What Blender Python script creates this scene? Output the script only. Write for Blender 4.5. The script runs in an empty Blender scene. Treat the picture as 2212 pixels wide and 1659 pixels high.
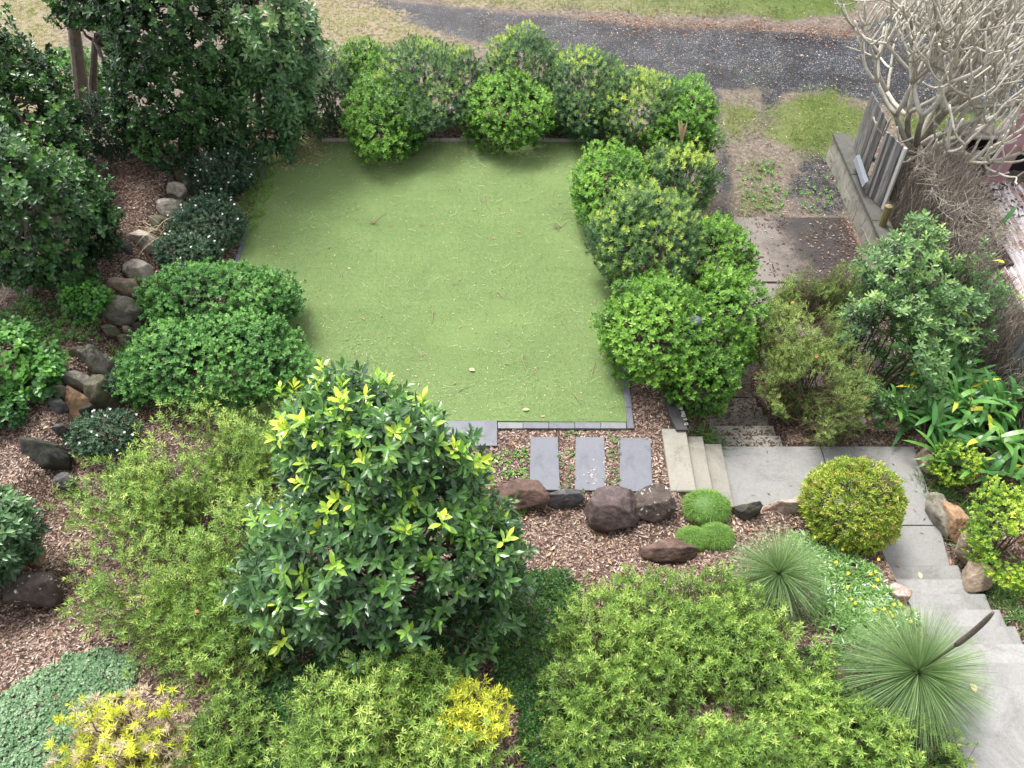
import bpy, bmesh, math
import numpy as np
from mathutils import Vector

# ------------------------------------------------------------------ camera, sky, sun, exposure
S = bpy.context.scene
COL = S.collection
H, PITCH, FPX = 9.0, math.radians(51.5), 1661.0
RAD = math.radians

cam_d = bpy.data.cameras.new("camera"); cam = bpy.data.objects.new("camera", cam_d); COL.objects.link(cam)
cam.location = (0, 0, H); cam.rotation_euler = (math.pi/2 - PITCH, 0, 0)
cam_d.sensor_width = 36; cam_d.lens = FPX/2212*36; cam_d.clip_end = 900; cam_d.clip_start = 0.05
S.camera = cam

SUN_EL, SUN_AZ = RAD(62), RAD(-35)
W = bpy.data.worlds.new("World"); S.world = W; W.use_nodes = True
nt = W.node_tree; bg = nt.nodes["Background"]
sky = nt.nodes.new("ShaderNodeTexSky"); sky.sky_type = 'NISHITA'; sky.sun_disc = False
sky.sun_elevation = SUN_EL; sky.sun_rotation = SUN_AZ; sky.dust_density = 4; sky.air_density = 1.0
hs = nt.nodes.new("ShaderNodeHueSaturation"); hs.inputs["Saturation"].default_value = 0.22; hs.inputs["Value"].default_value = 1.0
nt.links.new(sky.outputs[0], hs.inputs["Color"]); nt.links.new(hs.outputs[0], bg.inputs[0]); bg.inputs[1].default_value = 0.14
sd = bpy.data.lights.new("sun", 'SUN'); sd.energy = 1.5; sd.angle = RAD(18); sd.color = (1, .97, .92)
sun = bpy.data.objects.new("sun", sd); COL.objects.link(sun)
sdir = Vector((math.sin(SUN_AZ)*math.cos(SUN_EL), math.cos(SUN_AZ)*math.cos(SUN_EL), math.sin(SUN_EL)))
sun.rotation_euler = sdir.to_track_quat('Z', 'Y').to_euler()
S.view_settings.view_transform = 'Standard'; S.view_settings.look = 'None'
S.view_settings.exposure = 1.35; S.view_settings.gamma = 1; S.view_settings.use_curve_mapping = False
S.render.engine = 'CYCLES'; S.cycles.max_bounces = 6; S.cycles.diffuse_bounces = 4; S.cycles.glossy_bounces = 2
S.cycles.use_denoising = True; S.cycles.denoiser = 'OPENIMAGEDENOISE'; S.cycles.denoising_prefilter = 'ACCURATE'

# ------------------------------------------------------------------ helpers
R = np.random.default_rng(7)
def norm(a): return a/np.maximum(np.linalg.norm(a, axis=-1, keepdims=True), 1e-9)
def at(u, v, z=0.0):
    a = (u-1106)/FPX; b = (829.5-v)/FPX
    d = np.array([a, math.cos(PITCH)+b*math.sin(PITCH), -math.sin(PITCH)+b*math.cos(PITCH)])
    return d*((H-z)/-d[2]) + np.array([0, 0, H])
def depth_dep(p):
    q = np.asarray(p)-np.array([0, 0, H]); zc = q[1]*math.cos(PITCH)-q[2]*math.sin(PITCH)
    return zc, math.atan2(-q[2], math.hypot(q[1], 0))
def ss(a, b, x):
    t = np.clip((np.asarray(x, float)-a)/(b-a), 0, 1); return t*t*(3-2*t)
def noise2(x, y, sc, seed=0, oct=4):
    r = np.random.default_rng(seed+991); o = np.zeros_like(np.asarray(x, float)); amp = 1; tot = 0
    for k in range(oct):
        for j in range(5):
            th = r.uniform(0, 6.283); f = sc*(2**k)*r.uniform(.7, 1.3); ph = r.uniform(0, 6.283)
            o = o + amp*np.sin((x*np.cos(th)+y*np.sin(th))*f*6.283+ph)/2.2
        tot += amp; amp *= .55
    return o/tot
def noise3(p, sc, seed=0, oct=4):
    r = np.random.default_rng(seed+17); o = np.zeros(len(p)); amp = 1; tot = 0
    for k in range(oct):
        for j in range(6):
            d = norm(r.normal(size=3)); f = sc*(2**k)*r.uniform(.7, 1.3); ph = r.uniform(0, 6.283)
            o += amp*np.sin(p@d*f*6.283+ph)/2.4
        tot += amp; amp *= .55
    return o/tot
def poly_sd(x, y, P):
    """signed distance to polygon, positive inside"""
    x = np.asarray(x, float); y = np.asarray(y, float); P = np.asarray(P, float); n = len(P)
    d = np.full(x.shape, 1e9); ins = np.zeros(x.shape, bool)
    for i in range(n):
        a = P[i]; b = P[(i+1) % n]; e = b-a; wx = x-a[0]; wy = y-a[1]
        t = np.clip((wx*e[0]+wy*e[1])/max(e@e, 1e-9), 0, 1)
        d = np.minimum(d, np.hypot(wx-t*e[0], wy-t*e[1]))
        c = ((a[1] > y) != (b[1] > y))
        with np.errstate(divide='ignore', invalid='ignore'):
            xi = a[0]+(y-a[1])*e[0]/(e[1] if abs(e[1]) > 1e-12 else 1e-12)
        ins ^= c & (x < xi)
    return np.where(ins, d, -d)
def gpoly(pts, z): return [at(u, v, z)[:2] for u, v in pts]

class Buf:
    def __init__(s): s.v = []; s.q = []; s.t = []; s.a = []; s.n = 0; s.smooth_t = False
    def add(s, V, Q=None, T=None, tint=None):
        V = np.asarray(V, np.float32).reshape(-1, 3); k = len(V)
        if k == 0: return
        s.v.append(V)
        if tint is None: tint = np.full(k, .5)
        s.a.append(np.broadcast_to(np.asarray(tint, np.float32), (k,)))
        if Q is not None and len(Q): s.q.append(np.asarray(Q, np.int32).reshape(-1, 4)+s.n)
        if T is not None and len(T): s.t.append(np.asarray(T, np.int32).reshape(-1, 3)+s.n)
        s.n += k
    def build(s, name, mat, parent=None, smooth=False, loc=None):
        me = bpy.data.meshes.new(name)
        V = np.concatenate(s.v) if s.v else np.zeros((0, 3), np.float32)
        if loc is not None: V = V-np.asarray(loc, np.float32)
        Q = np.concatenate(s.q) if s.q else np.zeros((0, 4), np.int32)
        T = np.concatenate(s.t) if s.t else np.zeros((0, 3), np.int32)
        me.vertices.add(len(V)); me.vertices.foreach_set("co", V.ravel())
        nl = Q.size+T.size; me.loops.add(nl)
        me.loops.foreach_set("vertex_index", np.concatenate([Q.ravel(), T.ravel()]).astype(np.int32))
        npol = len(Q)+len(T); me.polygons.add(npol)
        st = np.concatenate([np.arange(len(Q))*4, Q.size+np.arange(len(T))*3]).astype(np.int32)
        me.polygons.foreach_set("loop_start", st)
        me.polygons.foreach_set("use_smooth", np.full(npol, bool(smooth)))
        at_ = me.attributes.new("tint", 'FLOAT', 'POINT')
        at_.data.foreach_set("value", np.concatenate(s.a).astype(np.float32) if s.a else np.zeros(0, np.float32))
        me.update(calc_edges=True); me.validate()
        if mat is not None: me.materials.append(mat)
        o = bpy.data.objects.new(name, me); COL.objects.link(o)
        if parent is not None: o.parent = parent
        elif loc is not None: o.location = loc
        return o

def tag(o, label=None, cat=None, group=None, kind=None):
    if label: o["label"] = label
    if cat: o["category"] = cat
    if group: o["group"] = group
    if kind: o["kind"] = kind
    return o
def thing(name, label, cat, loc=(0, 0, 0), group=None):
    o = bpy.data.objects.new(name, None); COL.objects.link(o); o.location = tuple(float(c) for c in loc); o.empty_display_size = .2
    return tag(o, label, cat, group)
def part(buf, name, mat, root, smooth=False):
    return buf.build(name, mat, root, smooth, loc=np.array(root.location))

BOXQ = [(0, 3, 2, 1), (4, 5, 6, 7), (0, 1, 5, 4), (1, 2, 6, 5), (2, 3, 7, 6), (3, 0, 4, 7)]
def box(b, x0, x1, y0, y1, z0, z1, tint=.5, bev=0.0):
    if bev <= 0:
        b.add([(x0, y0, z0), (x1, y0, z0), (x1, y1, z0), (x0, y1, z0), (x0, y0, z1), (x1, y0, z1), (x1, y1, z1), (x0, y1, z1)], BOXQ, tint=tint)
    else:
        e = bev
        V = [(x0, y0, z0), (x1, y0, z0), (x1, y1, z0), (x0, y1, z0), (x0, y0, z1-e), (x1, y0, z1-e), (x1, y1, z1-e), (x0, y1, z1-e),
             (x0+e, y0+e, z1), (x1-e, y0+e, z1), (x1-e, y1-e, z1), (x0+e, y1-e, z1)]
        b.add(V, [(0, 3, 2, 1), (0, 1, 5, 4), (1, 2, 6, 5), (2, 3, 7, 6), (3, 0, 4, 7), (4, 5, 9, 8), (5, 6, 10, 9), (6, 7, 11, 10), (7, 4, 8, 11), (8, 9, 10, 11)], tint=tint)
def prism(b, poly, z0, z1, tint=.5, bev=0.004):
    """quad footprint (4 points, counter-clockwise) from z0 to z1 with a small bevel"""
    P = np.array(poly, float)[:, :2]; c = P.mean(0); n = len(P)
    I = P+norm(c-P)*bev*1.4
    V = [(*p, z0) for p in P]+[(*p, z1-bev) for p in P]+[(*p, z1) for p in I]
    b.add(V, [(0, 3, 2, 1)]+[(i, (i+1) % 4, 4+(i+1) % 4, 4+i) for i in range(4)]+[(4+i, 4+(i+1) % 4, 8+(i+1) % 4, 8+i) for i in range(4)]+[(8, 9, 10, 11)], tint=tint)
def tube(b, pts, rad, sides=6, tint=.5, cap=True):
    P = np.asarray(pts, float); n = len(P); rad = np.broadcast_to(np.asarray(rad, float), (n,))
    T = np.gradient(P, axis=0); T = norm(T)
    ref = np.array([0, 0, 1.0]) if abs(T[0, 2]) < .9 else np.array([1.0, 0, 0])
    U = norm(np.cross(T, ref)); Vv = np.cross(T, U)
    a = np.arange(sides)*2*np.pi/sides
    ring = P[:, None, :]+rad[:, None, None]*(np.cos(a)[None, :, None]*U[:, None, :]+np.sin(a)[None, :, None]*Vv[:, None, :])
    V = ring.reshape(-1, 3); Q = []
    i = np.arange(n-1)[:, None]; j = np.arange(sides)[None, :]; k = (j+1) % sides
    Q = np.stack([i*sides+j, i*sides+k, (i+1)*sides+k, (i+1)*sides+j], -1).reshape(-1, 4)
    Tt = []
    if cap:
        V = np.vstack([V, P[0], P[-1]+T[-1]*rad[-1]*.6]); m = n*sides
        Tt = [(m, (jj+1) % sides, jj) for jj in range(sides)]+[(m+1, (n-1)*sides+jj, (n-1)*sides+(jj+1) % sides) for jj in range(sides)]
    if np.ndim(tint) > 0: tint = np.concatenate([np.repeat(tint, sides), tint[[0, -1]]]) if cap else np.repeat(tint, sides)
    b.add(V, Q, Tt, tint=tint)
def sticks(b, A, B, r0, r1=None, tint=.5):
    """many straight three-sided sticks at once"""
    A = np.asarray(A, float); B = np.asarray(B, float); n = len(A); r1 = r0 if r1 is None else r1
    d = norm(B-A); ref = norm(np.cross(d, norm(R.normal(size=(n, 3))))); o = np.cross(d, ref)
    r0 = np.broadcast_to(r0, (n,)); r1 = np.broadcast_to(r1, (n,)); V = np.zeros((n, 6, 3))
    for k in range(3):
        a = k*2.0944; off = math.cos(a)*ref+math.sin(a)*o
        V[:, k] = A+off*r0[:, None]; V[:, 3+k] = B+off*r1[:, None]
    base = (np.arange(n)*6)[:, None]
    Q = np.concatenate([base+np.array([[k, (k+1) % 3, 3+(k+1) % 3, 3+k]]) for k in range(3)])
    b.add(V, Q, tint=np.repeat(np.broadcast_to(tint, (n,)), 6))
def kites(b, P, d, n, L, Wd, tint, fold=.15, mid=.45):
    m = len(P)
    if m == 0: return
    L = np.broadcast_to(L, (m,))[:, None]; Wd = np.broadcast_to(Wd, (m,))[:, None]
    s = norm(np.cross(d, n)); V = np.zeros((m, 4, 3))
    V[:, 0] = P; V[:, 1] = P+d*L*mid+s*Wd*.5+n*Wd*fold; V[:, 2] = P+d*L; V[:, 3] = P+d*L*mid-s*Wd*.5+n*Wd*fold
    Q = (np.arange(m)*4)[:, None]+np.arange(4)[None]
    b.add(V, Q, tint=np.repeat(np.broadcast_to(tint, (m,)), 4))
def ovals(b, P, d, n, L, Wd, tint, fold=.12, droop=.12):
    m = len(P)
    if m == 0: return
    L = np.broadcast_to(L, (m,))[:, None]; Wd = np.broadcast_to(Wd, (m,))[:, None]
    s = norm(np.cross(d, n)); V = np.zeros((m, 8, 3)); up = n*Wd*fold
    def mid(t): return P+d*L*t-n*L*droop*t*t
    V[:, 0] = P; V[:, 1] = mid(.32)+s*Wd*.42+up; V[:, 2] = mid(.68)+s*Wd*.46+up; V[:, 3] = mid(1.0)
    V[:, 4] = mid(.68)-s*Wd*.46+up; V[:, 5] = mid(.32)-s*Wd*.42+up; V[:, 6] = mid(.35); V[:, 7] = mid(.7)
    bs = (np.arange(m)*8)[:, None]
    T = np.concatenate([bs+np.array([[0, 1, 6]]), bs+np.array([[7, 2, 3]]), bs+np.array([[0, 6, 5]]), bs+np.array([[7, 3, 4]])])
    Q = np.concatenate([bs+np.array([[1, 2, 7, 6]]), bs+np.array([[6, 7, 4, 5]])])
    b.add(V, Q, T, tint=np.repeat(np.broadcast_to(tint, (m,)), 8))
def straps(b, P, d, n, L, Wd, tint, droop=.4, segs=5, prof=None, fold=.0, twist=0.0):
    """long blades that arch: d start direction, n blade normal, they bend down with length"""
    m = len(P)
    if m == 0: return
    L = np.broadcast_to(L, (m,))[:, None]; Wd = np.broadcast_to(Wd, (m,))[:, None]; droop = np.broadcast_to(droop, (m,))[:, None]
    t = np.linspace(0, 1, segs+1)
    prof = prof or (lambda u: math.sin(math.pi*min(1, .12+u*.88))**.7)
    s = norm(np.cross(d, n)); V = np.zeros((m, segs+1, 2, 3)); g = np.array([0, 0, -1.0])
    for i, u in enumerate(t):
        c = P+d*L*u+g*L*droop*u*u; w = Wd*.5*max(prof(u), .04)
        V[:, i, 0] = c+s*w; V[:, i, 1] = c-s*w
    bs = (np.arange(m)*(segs+1)*2)[:, None]
    Q = np.concatenate([bs+np.array([[2*i, 2*i+1, 2*i+3, 2*i+2]]) for i in range(segs)])
    b.add(V, Q, tint=np.repeat(np.broadcast_to(tint, (m,)), (segs+1)*2))
def frame(a):
    ref = np.where(np.abs(a[:, 2:3]) < .9, np.array([[0, 0, 1.0]]), np.array([[1.0, 0, 0]]))
    u = norm(np.cross(a, ref)); return u, np.cross(a, u)
def rosettes(P, A, n, lo, hi, back=0.0, Lb=0.05):
    """n leaf starts round every axis A; returns P, dir, normal, index of cluster"""
    m = len(P); u, v = frame(A)
    k = np.arange(n); ph = k[None]*2.39996+R.uniform(0, 6.28, (m, 1))+R.normal(0, .25, (m, n))
    th = np.radians(lo+(hi-lo)*((k[None]+.5)/n)**.8+R.normal(0, 7, (m, n)))
    rad = np.cos(ph)[..., None]*u[:, None]+np.sin(ph)[..., None]*v[:, None]
    d = np.cos(th)[..., None]*A[:, None]+np.sin(th)[..., None]*rad
    nn = norm(np.sin(th)[..., None]*A[:, None]-np.cos(th)[..., None]*rad+1e-6)
    off = -A[:, None]*(back*(k[None, :, None]/n))
    PP = (P[:, None]+off)
    return PP.reshape(-1, 3), norm(d.reshape(-1, 3)), nn.reshape(-1, 3), np.repeat(np.arange(m), n)

# ------------------------------------------------------------------ materials
def new_mat(name):
    m = bpy.data.materials.new(name); m.use_nodes = True; t = m.node_tree; return m, t, t.nodes["Principled BSDF"]
def ramp(t, stops, src=None, interp='LINEAR'):
    n = t.nodes.new("ShaderNodeValToRGB"); e = n.color_ramp.elements; n.color_ramp.interpolation = interp
    while len(e) < len(stops): e.new(.5)
    for el, (p, c) in zip(e, stops): el.position = p; el.color = (*c, 1)
    if src is not None: t.links.new(src, n.inputs[0])
    return n
def noise(t, scale, detail=4, rough=.6, vec=None, dist=0):
    n = t.nodes.new("ShaderNodeTexNoise"); n.inputs["Scale"].default_value = scale; n.inputs["Detail"].default_value = detail
    n.inputs["Roughness"].default_value = rough; n.inputs["Distortion"].default_value = dist
    if vec is not None: t.links.new(vec, n.inputs["Vector"])
    return n
def voro(t, scale, vec=None, feature='F1'):
    n = t.nodes.new("ShaderNodeTexVoronoi"); n.feature = feature; n.inputs["Scale"].default_value = scale
    if vec is not None: t.links.new(vec, n.inputs["Vector"])
    return n
def mixc(t, f, a, b, mode='MIX'):
    n = t.nodes.new("ShaderNodeMix"); n.data_type = 'RGBA'; n.blend_type = mode
    for inp, v in ((n.inputs[0], f), (n.inputs[6], a), (n.inputs[7], b)):
        if isinstance(v, bpy.types.NodeSocket): t.links.new(v, inp)
        elif isinstance(v, (int, float)): inp.default_value = v
        else: inp.default_value = (*v, 1)
    return n.outputs[2]
def mathn(t, op, a, b=None, c=None, clamp=False):
    n = t.nodes.new("ShaderNodeMath"); n.operation = op; n.use_clamp = clamp
    for i, v in enumerate((a, b, c)):
        if v is None: continue
        if isinstance(v, bpy.types.NodeSocket): t.links.new(v, n.inputs[i])
        else: n.inputs[i].default_value = v
    return n.outputs[0]
def attr(t, name):
    n = t.nodes.new("ShaderNodeAttribute"); n.attribute_name = name; return n
def bump(t, bs, h, strength=.5, dist=.02):
    n = t.nodes.new("ShaderNodeBump"); n.inputs["Strength"].default_value = strength; n.inputs["Distance"].default_value = dist
    t.links.new(h, n.inputs["Height"]); t.links.new(n.outputs[0], bs.inputs["Normal"])
def objco(t): return t.nodes.new("ShaderNodeTexCoord").outputs["Object"]

GAIN = 1.35
def leaf_mat(name, stops, rough=.42, trans=.2, spec=.5):
    m, t, bs = new_mat(name)
    r = ramp(t, [(p, tuple(min(1, x*GAIN) for x in c)) for p, c in stops], attr(t, "tint").outputs["Fac"])
    t.links.new(r.outputs[0], bs.inputs["Base Color"]); bs.inputs["Roughness"].default_value = rough
    bs.inputs["Specular IOR Level"].default_value = spec
    tr = t.nodes.new("ShaderNodeBsdfTranslucent"); mx = t.nodes.new("ShaderNodeMixShader"); mx.inputs[0].default_value = trans
    hsv = t.nodes.new("ShaderNodeHueSaturation"); hsv.inputs["Value"].default_value = 1.5; hsv.inputs["Saturation"].default_value = 1.1
    t.links.new(r.outputs[0], hsv.inputs["Color"]); t.links.new(hsv.outputs[0], tr.inputs[0])
    t.links.new(bs.outputs[0], mx.inputs[1]); t.links.new(tr.outputs[0], mx.inputs[2])
    t.links.new(mx.outputs[0], t.nodes["Material Output"].inputs[0]); return m
def tint_mat(name, stops, rough=.85, nscale=0, namp=.0, spec=.3):
    m, t, bs = new_mat(name); f = attr(t, "tint").outputs["Fac"]
    if nscale:
        nz = noise(t, nscale, 5, .65, objco(t)); f = mathn(t, 'ADD', f, mathn(t, 'MULTIPLY', mathn(t, 'SUBTRACT', nz.outputs[0], .5), namp), clamp=True)
    r = ramp(t, stops, f); t.links.new(r.outputs[0], bs.inputs["Base Color"]); bs.inputs["Roughness"].default_value = rough
    bs.inputs["Specular IOR Level"].default_value = spec
    return m
def concrete(name, base, dark, scale=1.6, dirt=.5, rough=.85, moss=None):
    m, t, bs = new_mat(name); co = objco(t)
    a = noise(t, scale, 6, .7, co); b = noise(t, scale*22, 3, .6, co); c = noise(t, scale*90, 2, .5, co)
    r = ramp(t, [(.30, dark), (.30+.4*dirt, tuple((x+y)/2 for x, y in zip(base, dark))), (.72, base)], a.outputs[0])
    k = mixc(t, .55, r.outputs[0], mixc(t, b.outputs[0], tuple(.7*x for x in base), tuple(1.25*x for x in base)), 'MIX')
    sp = ramp(t, [(.30, (.72, .70, .68)), (.46, (1, 1, 1))], c.outputs[0])
    st = ramp(t, [(.34, (.58, .56, .53)), (.50, (1, 1, 1)), (.70, (1.0, .97, .92))], noise(t, scale*.9, 7, .75, co, .8).outputs[0]); k = mixc(t, .8, k, st.outputs[0], 'MULTIPLY')
    k = mixc(t, 1.0, k, sp.outputs[0], 'MULTIPLY')
    if moss is not None:
        mm = ramp(t, [(.52, (0, 0, 0)), (.68, (1, 1, 1))], noise(t, scale*2.3, 6, .7, co, .4).outputs[0])
        k = mixc(t, mathn(t, 'MULTIPLY', mm.outputs[0], .75), k, moss)
    oi = t.nodes.new("ShaderNodeObjectInfo"); mrr = t.nodes.new("ShaderNodeMapRange"); t.links.new(oi.outputs["Random"], mrr.inputs[0]); mrr.inputs[3].default_value = .86; mrr.inputs[4].default_value = 1.1
    k = mixc(t, 1.0, k, mrr.outputs[0], 'MULTIPLY')
    t.links.new(k, bs.inputs["Base Color"]); bs.inputs["Roughness"].default_value = rough
    bump(t, bs, b.outputs[0], .25, .01); return m
# ------------------------------------------------------------------ terrain
def terrain(x, y):
    x = np.asarray(x, float); y = np.asarray(y, float)
    z = 0.78*ss(5.0, 1.6, y)
    left = ss(-5.95, -6.45, x)*ss(14.5, 12.5, y)
    z = z+0.45*left*ss(0.5, 2.5, y)
    # lane behind the back hedge
    z = z+(-1.2-z)*ss(14.0, 15.8, y)*ss(-9.5, -6.0, x)
    z = z+(-0.6-z)*ss(13.5, 17.0, y)*(1-ss(-9.5, -6.0, x))
    # lower ground right of the hedge
    low = -0.47-0.73*ss(6.45, 7.9, y)
    m = ss(2.2, 3.1, x)*ss(6.34, 6.44, y)*(1-ss(16.0, 17.0, y))
    z = z+(low-z)*m
    z = z-.32*ss(3.04, 3.10, x)*(1-ss(4.04, 4.10, x))*ss(6.36, 6.42, y)*(1-ss(7.7, 7.8, y))
    # path hollow
    m = ss(2.15, 3.05, x)*ss(5.02, 5.24, y)*(1-ss(6.36, 6.46, y)); z = z+(-0.52-z)*m
    m = ss(4.72, 4.84, x)*(1-ss(5.4, 5.6, y)); zz = -0.52+0.62*np.clip(4.30-y, 0, 2.04); z = z+(zz-z)*m
    # bed right of the path and stairs
    m = ss(5.86, 5.98, x)*(1-ss(6.3, 6.6, y)); zz = -0.40+0.62*np.clip(4.4-y, 0, 2.0); z = z+(zz-z)*m
    # neighbour's yard
    m = ss(7.15, 7.6, x); z = z+(-1.2-z)*m*(1-ss(16, 17, y))*ss(4.0, 7.0, y)
    lawn = ss(-4.95, -4.75, x)*ss(1.95, 1.75, x)*ss(6.2, 6.4, y)*ss(13.7, 13.5, y)
    return z+.03*noise2(x, y, .7, 3, 3)*(1-lawn)*(1-ss(2.9, 3.1, x)*(1-ss(6.4, 6.6, y)))-.015*lawn
def tz(x, y): return float(terrain(np.array([x]), np.array([y]))[0])

ZL = -1.2
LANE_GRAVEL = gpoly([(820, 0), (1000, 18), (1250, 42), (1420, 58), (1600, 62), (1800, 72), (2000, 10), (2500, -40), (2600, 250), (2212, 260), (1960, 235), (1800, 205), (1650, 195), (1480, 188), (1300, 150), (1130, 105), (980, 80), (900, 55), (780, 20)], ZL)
TRACK_L = gpoly([(1490, 180), (1560, 180), (1580, 300), (1590, 420), (1580, 480), (1540, 480), (1540, 300)], ZL)
TRACK_R = gpoly([(1640, 190), (1700, 190), (1690, 250), (1660, 300), (1650, 320), (1640, 260)], ZL)
DRIVE_PATCH = gpoly([(1610, 440), (1830, 420), (1900, 640), (1650, 640)], ZL)
TRACK_M = gpoly([(1730, 320), (1830, 300), (1870, 480), (1700, 470), (1680, 420)], ZL)
GRASS_A = gpoly([(560, 0), (760, -60), (830, 10), (930, 60), (1040, 105), (1000, 130), (700, 130), (560, 120)], ZL)
GRASS_B = gpoly([(880, -60), (1960, -60), (1830, 30), (1680, 42), (1500, 35), (1300, 26), (1100, 18), (900, 2)], ZL)
GRASS_C = gpoly([(1700, 215), (1790, 195), (1880, 240), (1860, 290), (1800, 330), (1730, 330), (1640, 290), (1660, 240)], ZL)
GRASS_D = gpoly([(1545, 225), (1640, 225), (1650, 270), (1590, 310), (1545, 280)], ZL)
GRASS_E = gpoly([(1600, 350), (1680, 340), (1690, 460), (1590, 470)], ZL)
GRASS_F = gpoly([(1920, 245), (2300, 250), (2300, 340), (2000, 330)], ZL)
GRASS_G = gpoly([(-300, -200), (140, -200), (150, 60), (110, 260), (160, 330), (-300, 300)], -.3)
LEAFY_T = gpoly([(1250, 30), (1500, 40), (1700, 45), (1900, 60), (1900, 95), (1650, 72), (1400, 66), (1250, 50)], ZL)
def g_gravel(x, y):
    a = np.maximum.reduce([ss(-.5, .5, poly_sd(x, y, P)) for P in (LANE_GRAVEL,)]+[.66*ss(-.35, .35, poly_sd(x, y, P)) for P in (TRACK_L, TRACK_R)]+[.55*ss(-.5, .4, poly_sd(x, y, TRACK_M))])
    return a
def g_grass(x, y):
    return np.maximum.reduce([w*ss(-f, f, poly_sd(x, y, P)) for P, w, f in ((GRASS_A, .72, 1.0), (GRASS_B, .85, .5), (GRASS_C, .85, .7), (GRASS_D, .68, .55), (GRASS_E, .5, .6), (GRASS_F, .7, .6), (GRASS_G, .85, .9))])
def g_mulch(x, y):
    inside = (1-ss(2.9, 3.2, x))*(1-ss(14.2, 15.0, y))*ss(-9, -7.5, x)
    bed = ss(3.9, 4.15, x)*ss(6.3, 6.45, y)*(1-ss(8.0, 8.8, y))
    bed2 = ss(5.8, 5.95, x)*(1-ss(7.5, 8.3, y))*(1-ss(7.1, 7.3, x))
    bed3 = ss(2.5, 2.7, x)*(1-ss(4.62, 4.75, x))*(1-ss(5.1, 5.25, y))
    lf = .6*ss(-.6, .5, poly_sd(x, y, LEAFY_T))
    return np.maximum.reduce([inside, bed, bed2, bed3, lf])*(1-.55*(1-ss(-7.6, -6.9, x))*ss(7.5, 9.5, y))
def axis(a, b, st, far):
    core = np.arange(a, b+1e-6, st); k = np.array([.3, .8, 1.6, 3, 6, 12, 25, 50, 100, 200])
    return np.concatenate([(a-k[k <= far])[::-1], core, b+k[k <= far]])
gx = axis(-14, 16, .07, 200); gy = axis(.4, 27, .07, 200)
X, Y = np.meshgrid(gx, gy); Z = terrain(X, Y)
b = Buf(); nx, ny = len(gx), len(gy)
i = np.arange(ny-1)[:, None]*nx+np.arange(nx-1)[None]
b.add(np.stack([X, Y, Z], -1), np.stack([i, i+1, i+nx+1, i+nx], -1).reshape(-1, 4))
m, t, bs = new_mat("ground"); co = objco(t)
nA = noise(t, 1.1, 6, .65, co).outputs[0]; nB = noise(t, 9, 5, .65, co).outputs[0]; nC = noise(t, 55, 4, .65, co).outputs[0]
def edge(name, amp=.7, lo=.38, hi=.62):
    f = mathn(t, 'ADD', attr(t, name).outputs["Fac"], mathn(t, 'MULTIPLY', mathn(t, 'SUBTRACT', mathn(t, 'ADD', mathn(t, 'MULTIPLY', nA, .5), mathn(t, 'MULTIPLY', nB, .5)), .5), amp*2))
    return ramp(t, [(lo, (0, 0, 0)), (hi, (1, 1, 1))], f).outputs[0]
soil = ramp(t, [(.32, (.055, .042, .035)), (.47, (.15, .12, .098)), (.62, (.30, .25, .205))], mathn(t, 'ADD', mathn(t, 'MULTIPLY', nB, .5), mathn(t, 'MULTIPLY', nC, .5))).outputs[0]
vc = voro(t, 42, co); vm = t.nodes.new("ShaderNodeSeparateColor"); t.links.new(vc.outputs["Color"], vm.inputs[0])
mul = ramp(t, [(.0, (.040, .025, .019)), (.45, (.13, .082, .062)), (.8, (.28, .195, .155)), (1, (.46, .36, .29))], vm.outputs[0]).outputs[0]
mul = mixc(t, ramp(t, [(.4, (0, 0, 0)), (.65, (.7, .7, .7))], nA).outputs[0], mul, mixc(t, .6, mul, (.035, .022, .018)))
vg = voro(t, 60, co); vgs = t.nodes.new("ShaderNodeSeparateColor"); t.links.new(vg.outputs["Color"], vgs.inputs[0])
gra = ramp(t, [(.0, (.020, .022, .027)), (.55, (.050, .054, .064)), (.86, (.085, .09, .10)), (.93, (.18, .18, .18)), (1, (.5, .5, .48))], vgs.outputs[1]).outputs[0]  # dark gravel, darkest to the right, with tree shade put into its colour
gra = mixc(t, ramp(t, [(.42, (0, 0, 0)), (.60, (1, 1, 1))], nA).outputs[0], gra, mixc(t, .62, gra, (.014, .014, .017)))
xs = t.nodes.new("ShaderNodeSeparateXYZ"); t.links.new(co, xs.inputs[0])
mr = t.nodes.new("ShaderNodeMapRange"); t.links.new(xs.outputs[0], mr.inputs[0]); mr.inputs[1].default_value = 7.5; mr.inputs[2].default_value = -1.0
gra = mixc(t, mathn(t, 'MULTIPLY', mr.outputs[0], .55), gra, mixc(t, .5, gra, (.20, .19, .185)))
grs = ramp(t, [(.3, (.060, .085, .020)), (.55, (.12, .16, .042)), (.75, (.20, .21, .08))], mathn(t, 'ADD', mathn(t, 'MULTIPLY', nB, .6), mathn(t, 'MULTIPLY', nC, .4))).outputs[0]  # ramp darkened: shade of a tree put into the grass colour
pale = mixc(t, ramp(t, [(.40, (0, 0, 0)), (.55, (1, 1, 1))], nB).outputs[0], (.16, .155, .055), (.30, .245, .175))
grs = mixc(t, mr.outputs[0], grs, pale)
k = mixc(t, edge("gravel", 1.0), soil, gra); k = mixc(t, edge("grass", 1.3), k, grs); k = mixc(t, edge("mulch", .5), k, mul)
t.links.new(k, bs.inputs["Base Color"]); bs.inputs["Roughness"].default_value = .9; bs.inputs["Specular IOR Level"].default_value = .25
bump(t, bs, mathn(t, 'ADD', mathn(t, 'MULTIPLY', nC, .6), vc.outputs["Distance"]), .8, .03)
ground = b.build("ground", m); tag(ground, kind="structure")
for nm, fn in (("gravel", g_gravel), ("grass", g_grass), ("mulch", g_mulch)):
    a_ = ground.data.attributes.new(nm, 'FLOAT', 'POINT'); a_.data.foreach_set("value", fn(X.ravel(), Y.ravel()).astype(np.float32))

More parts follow.
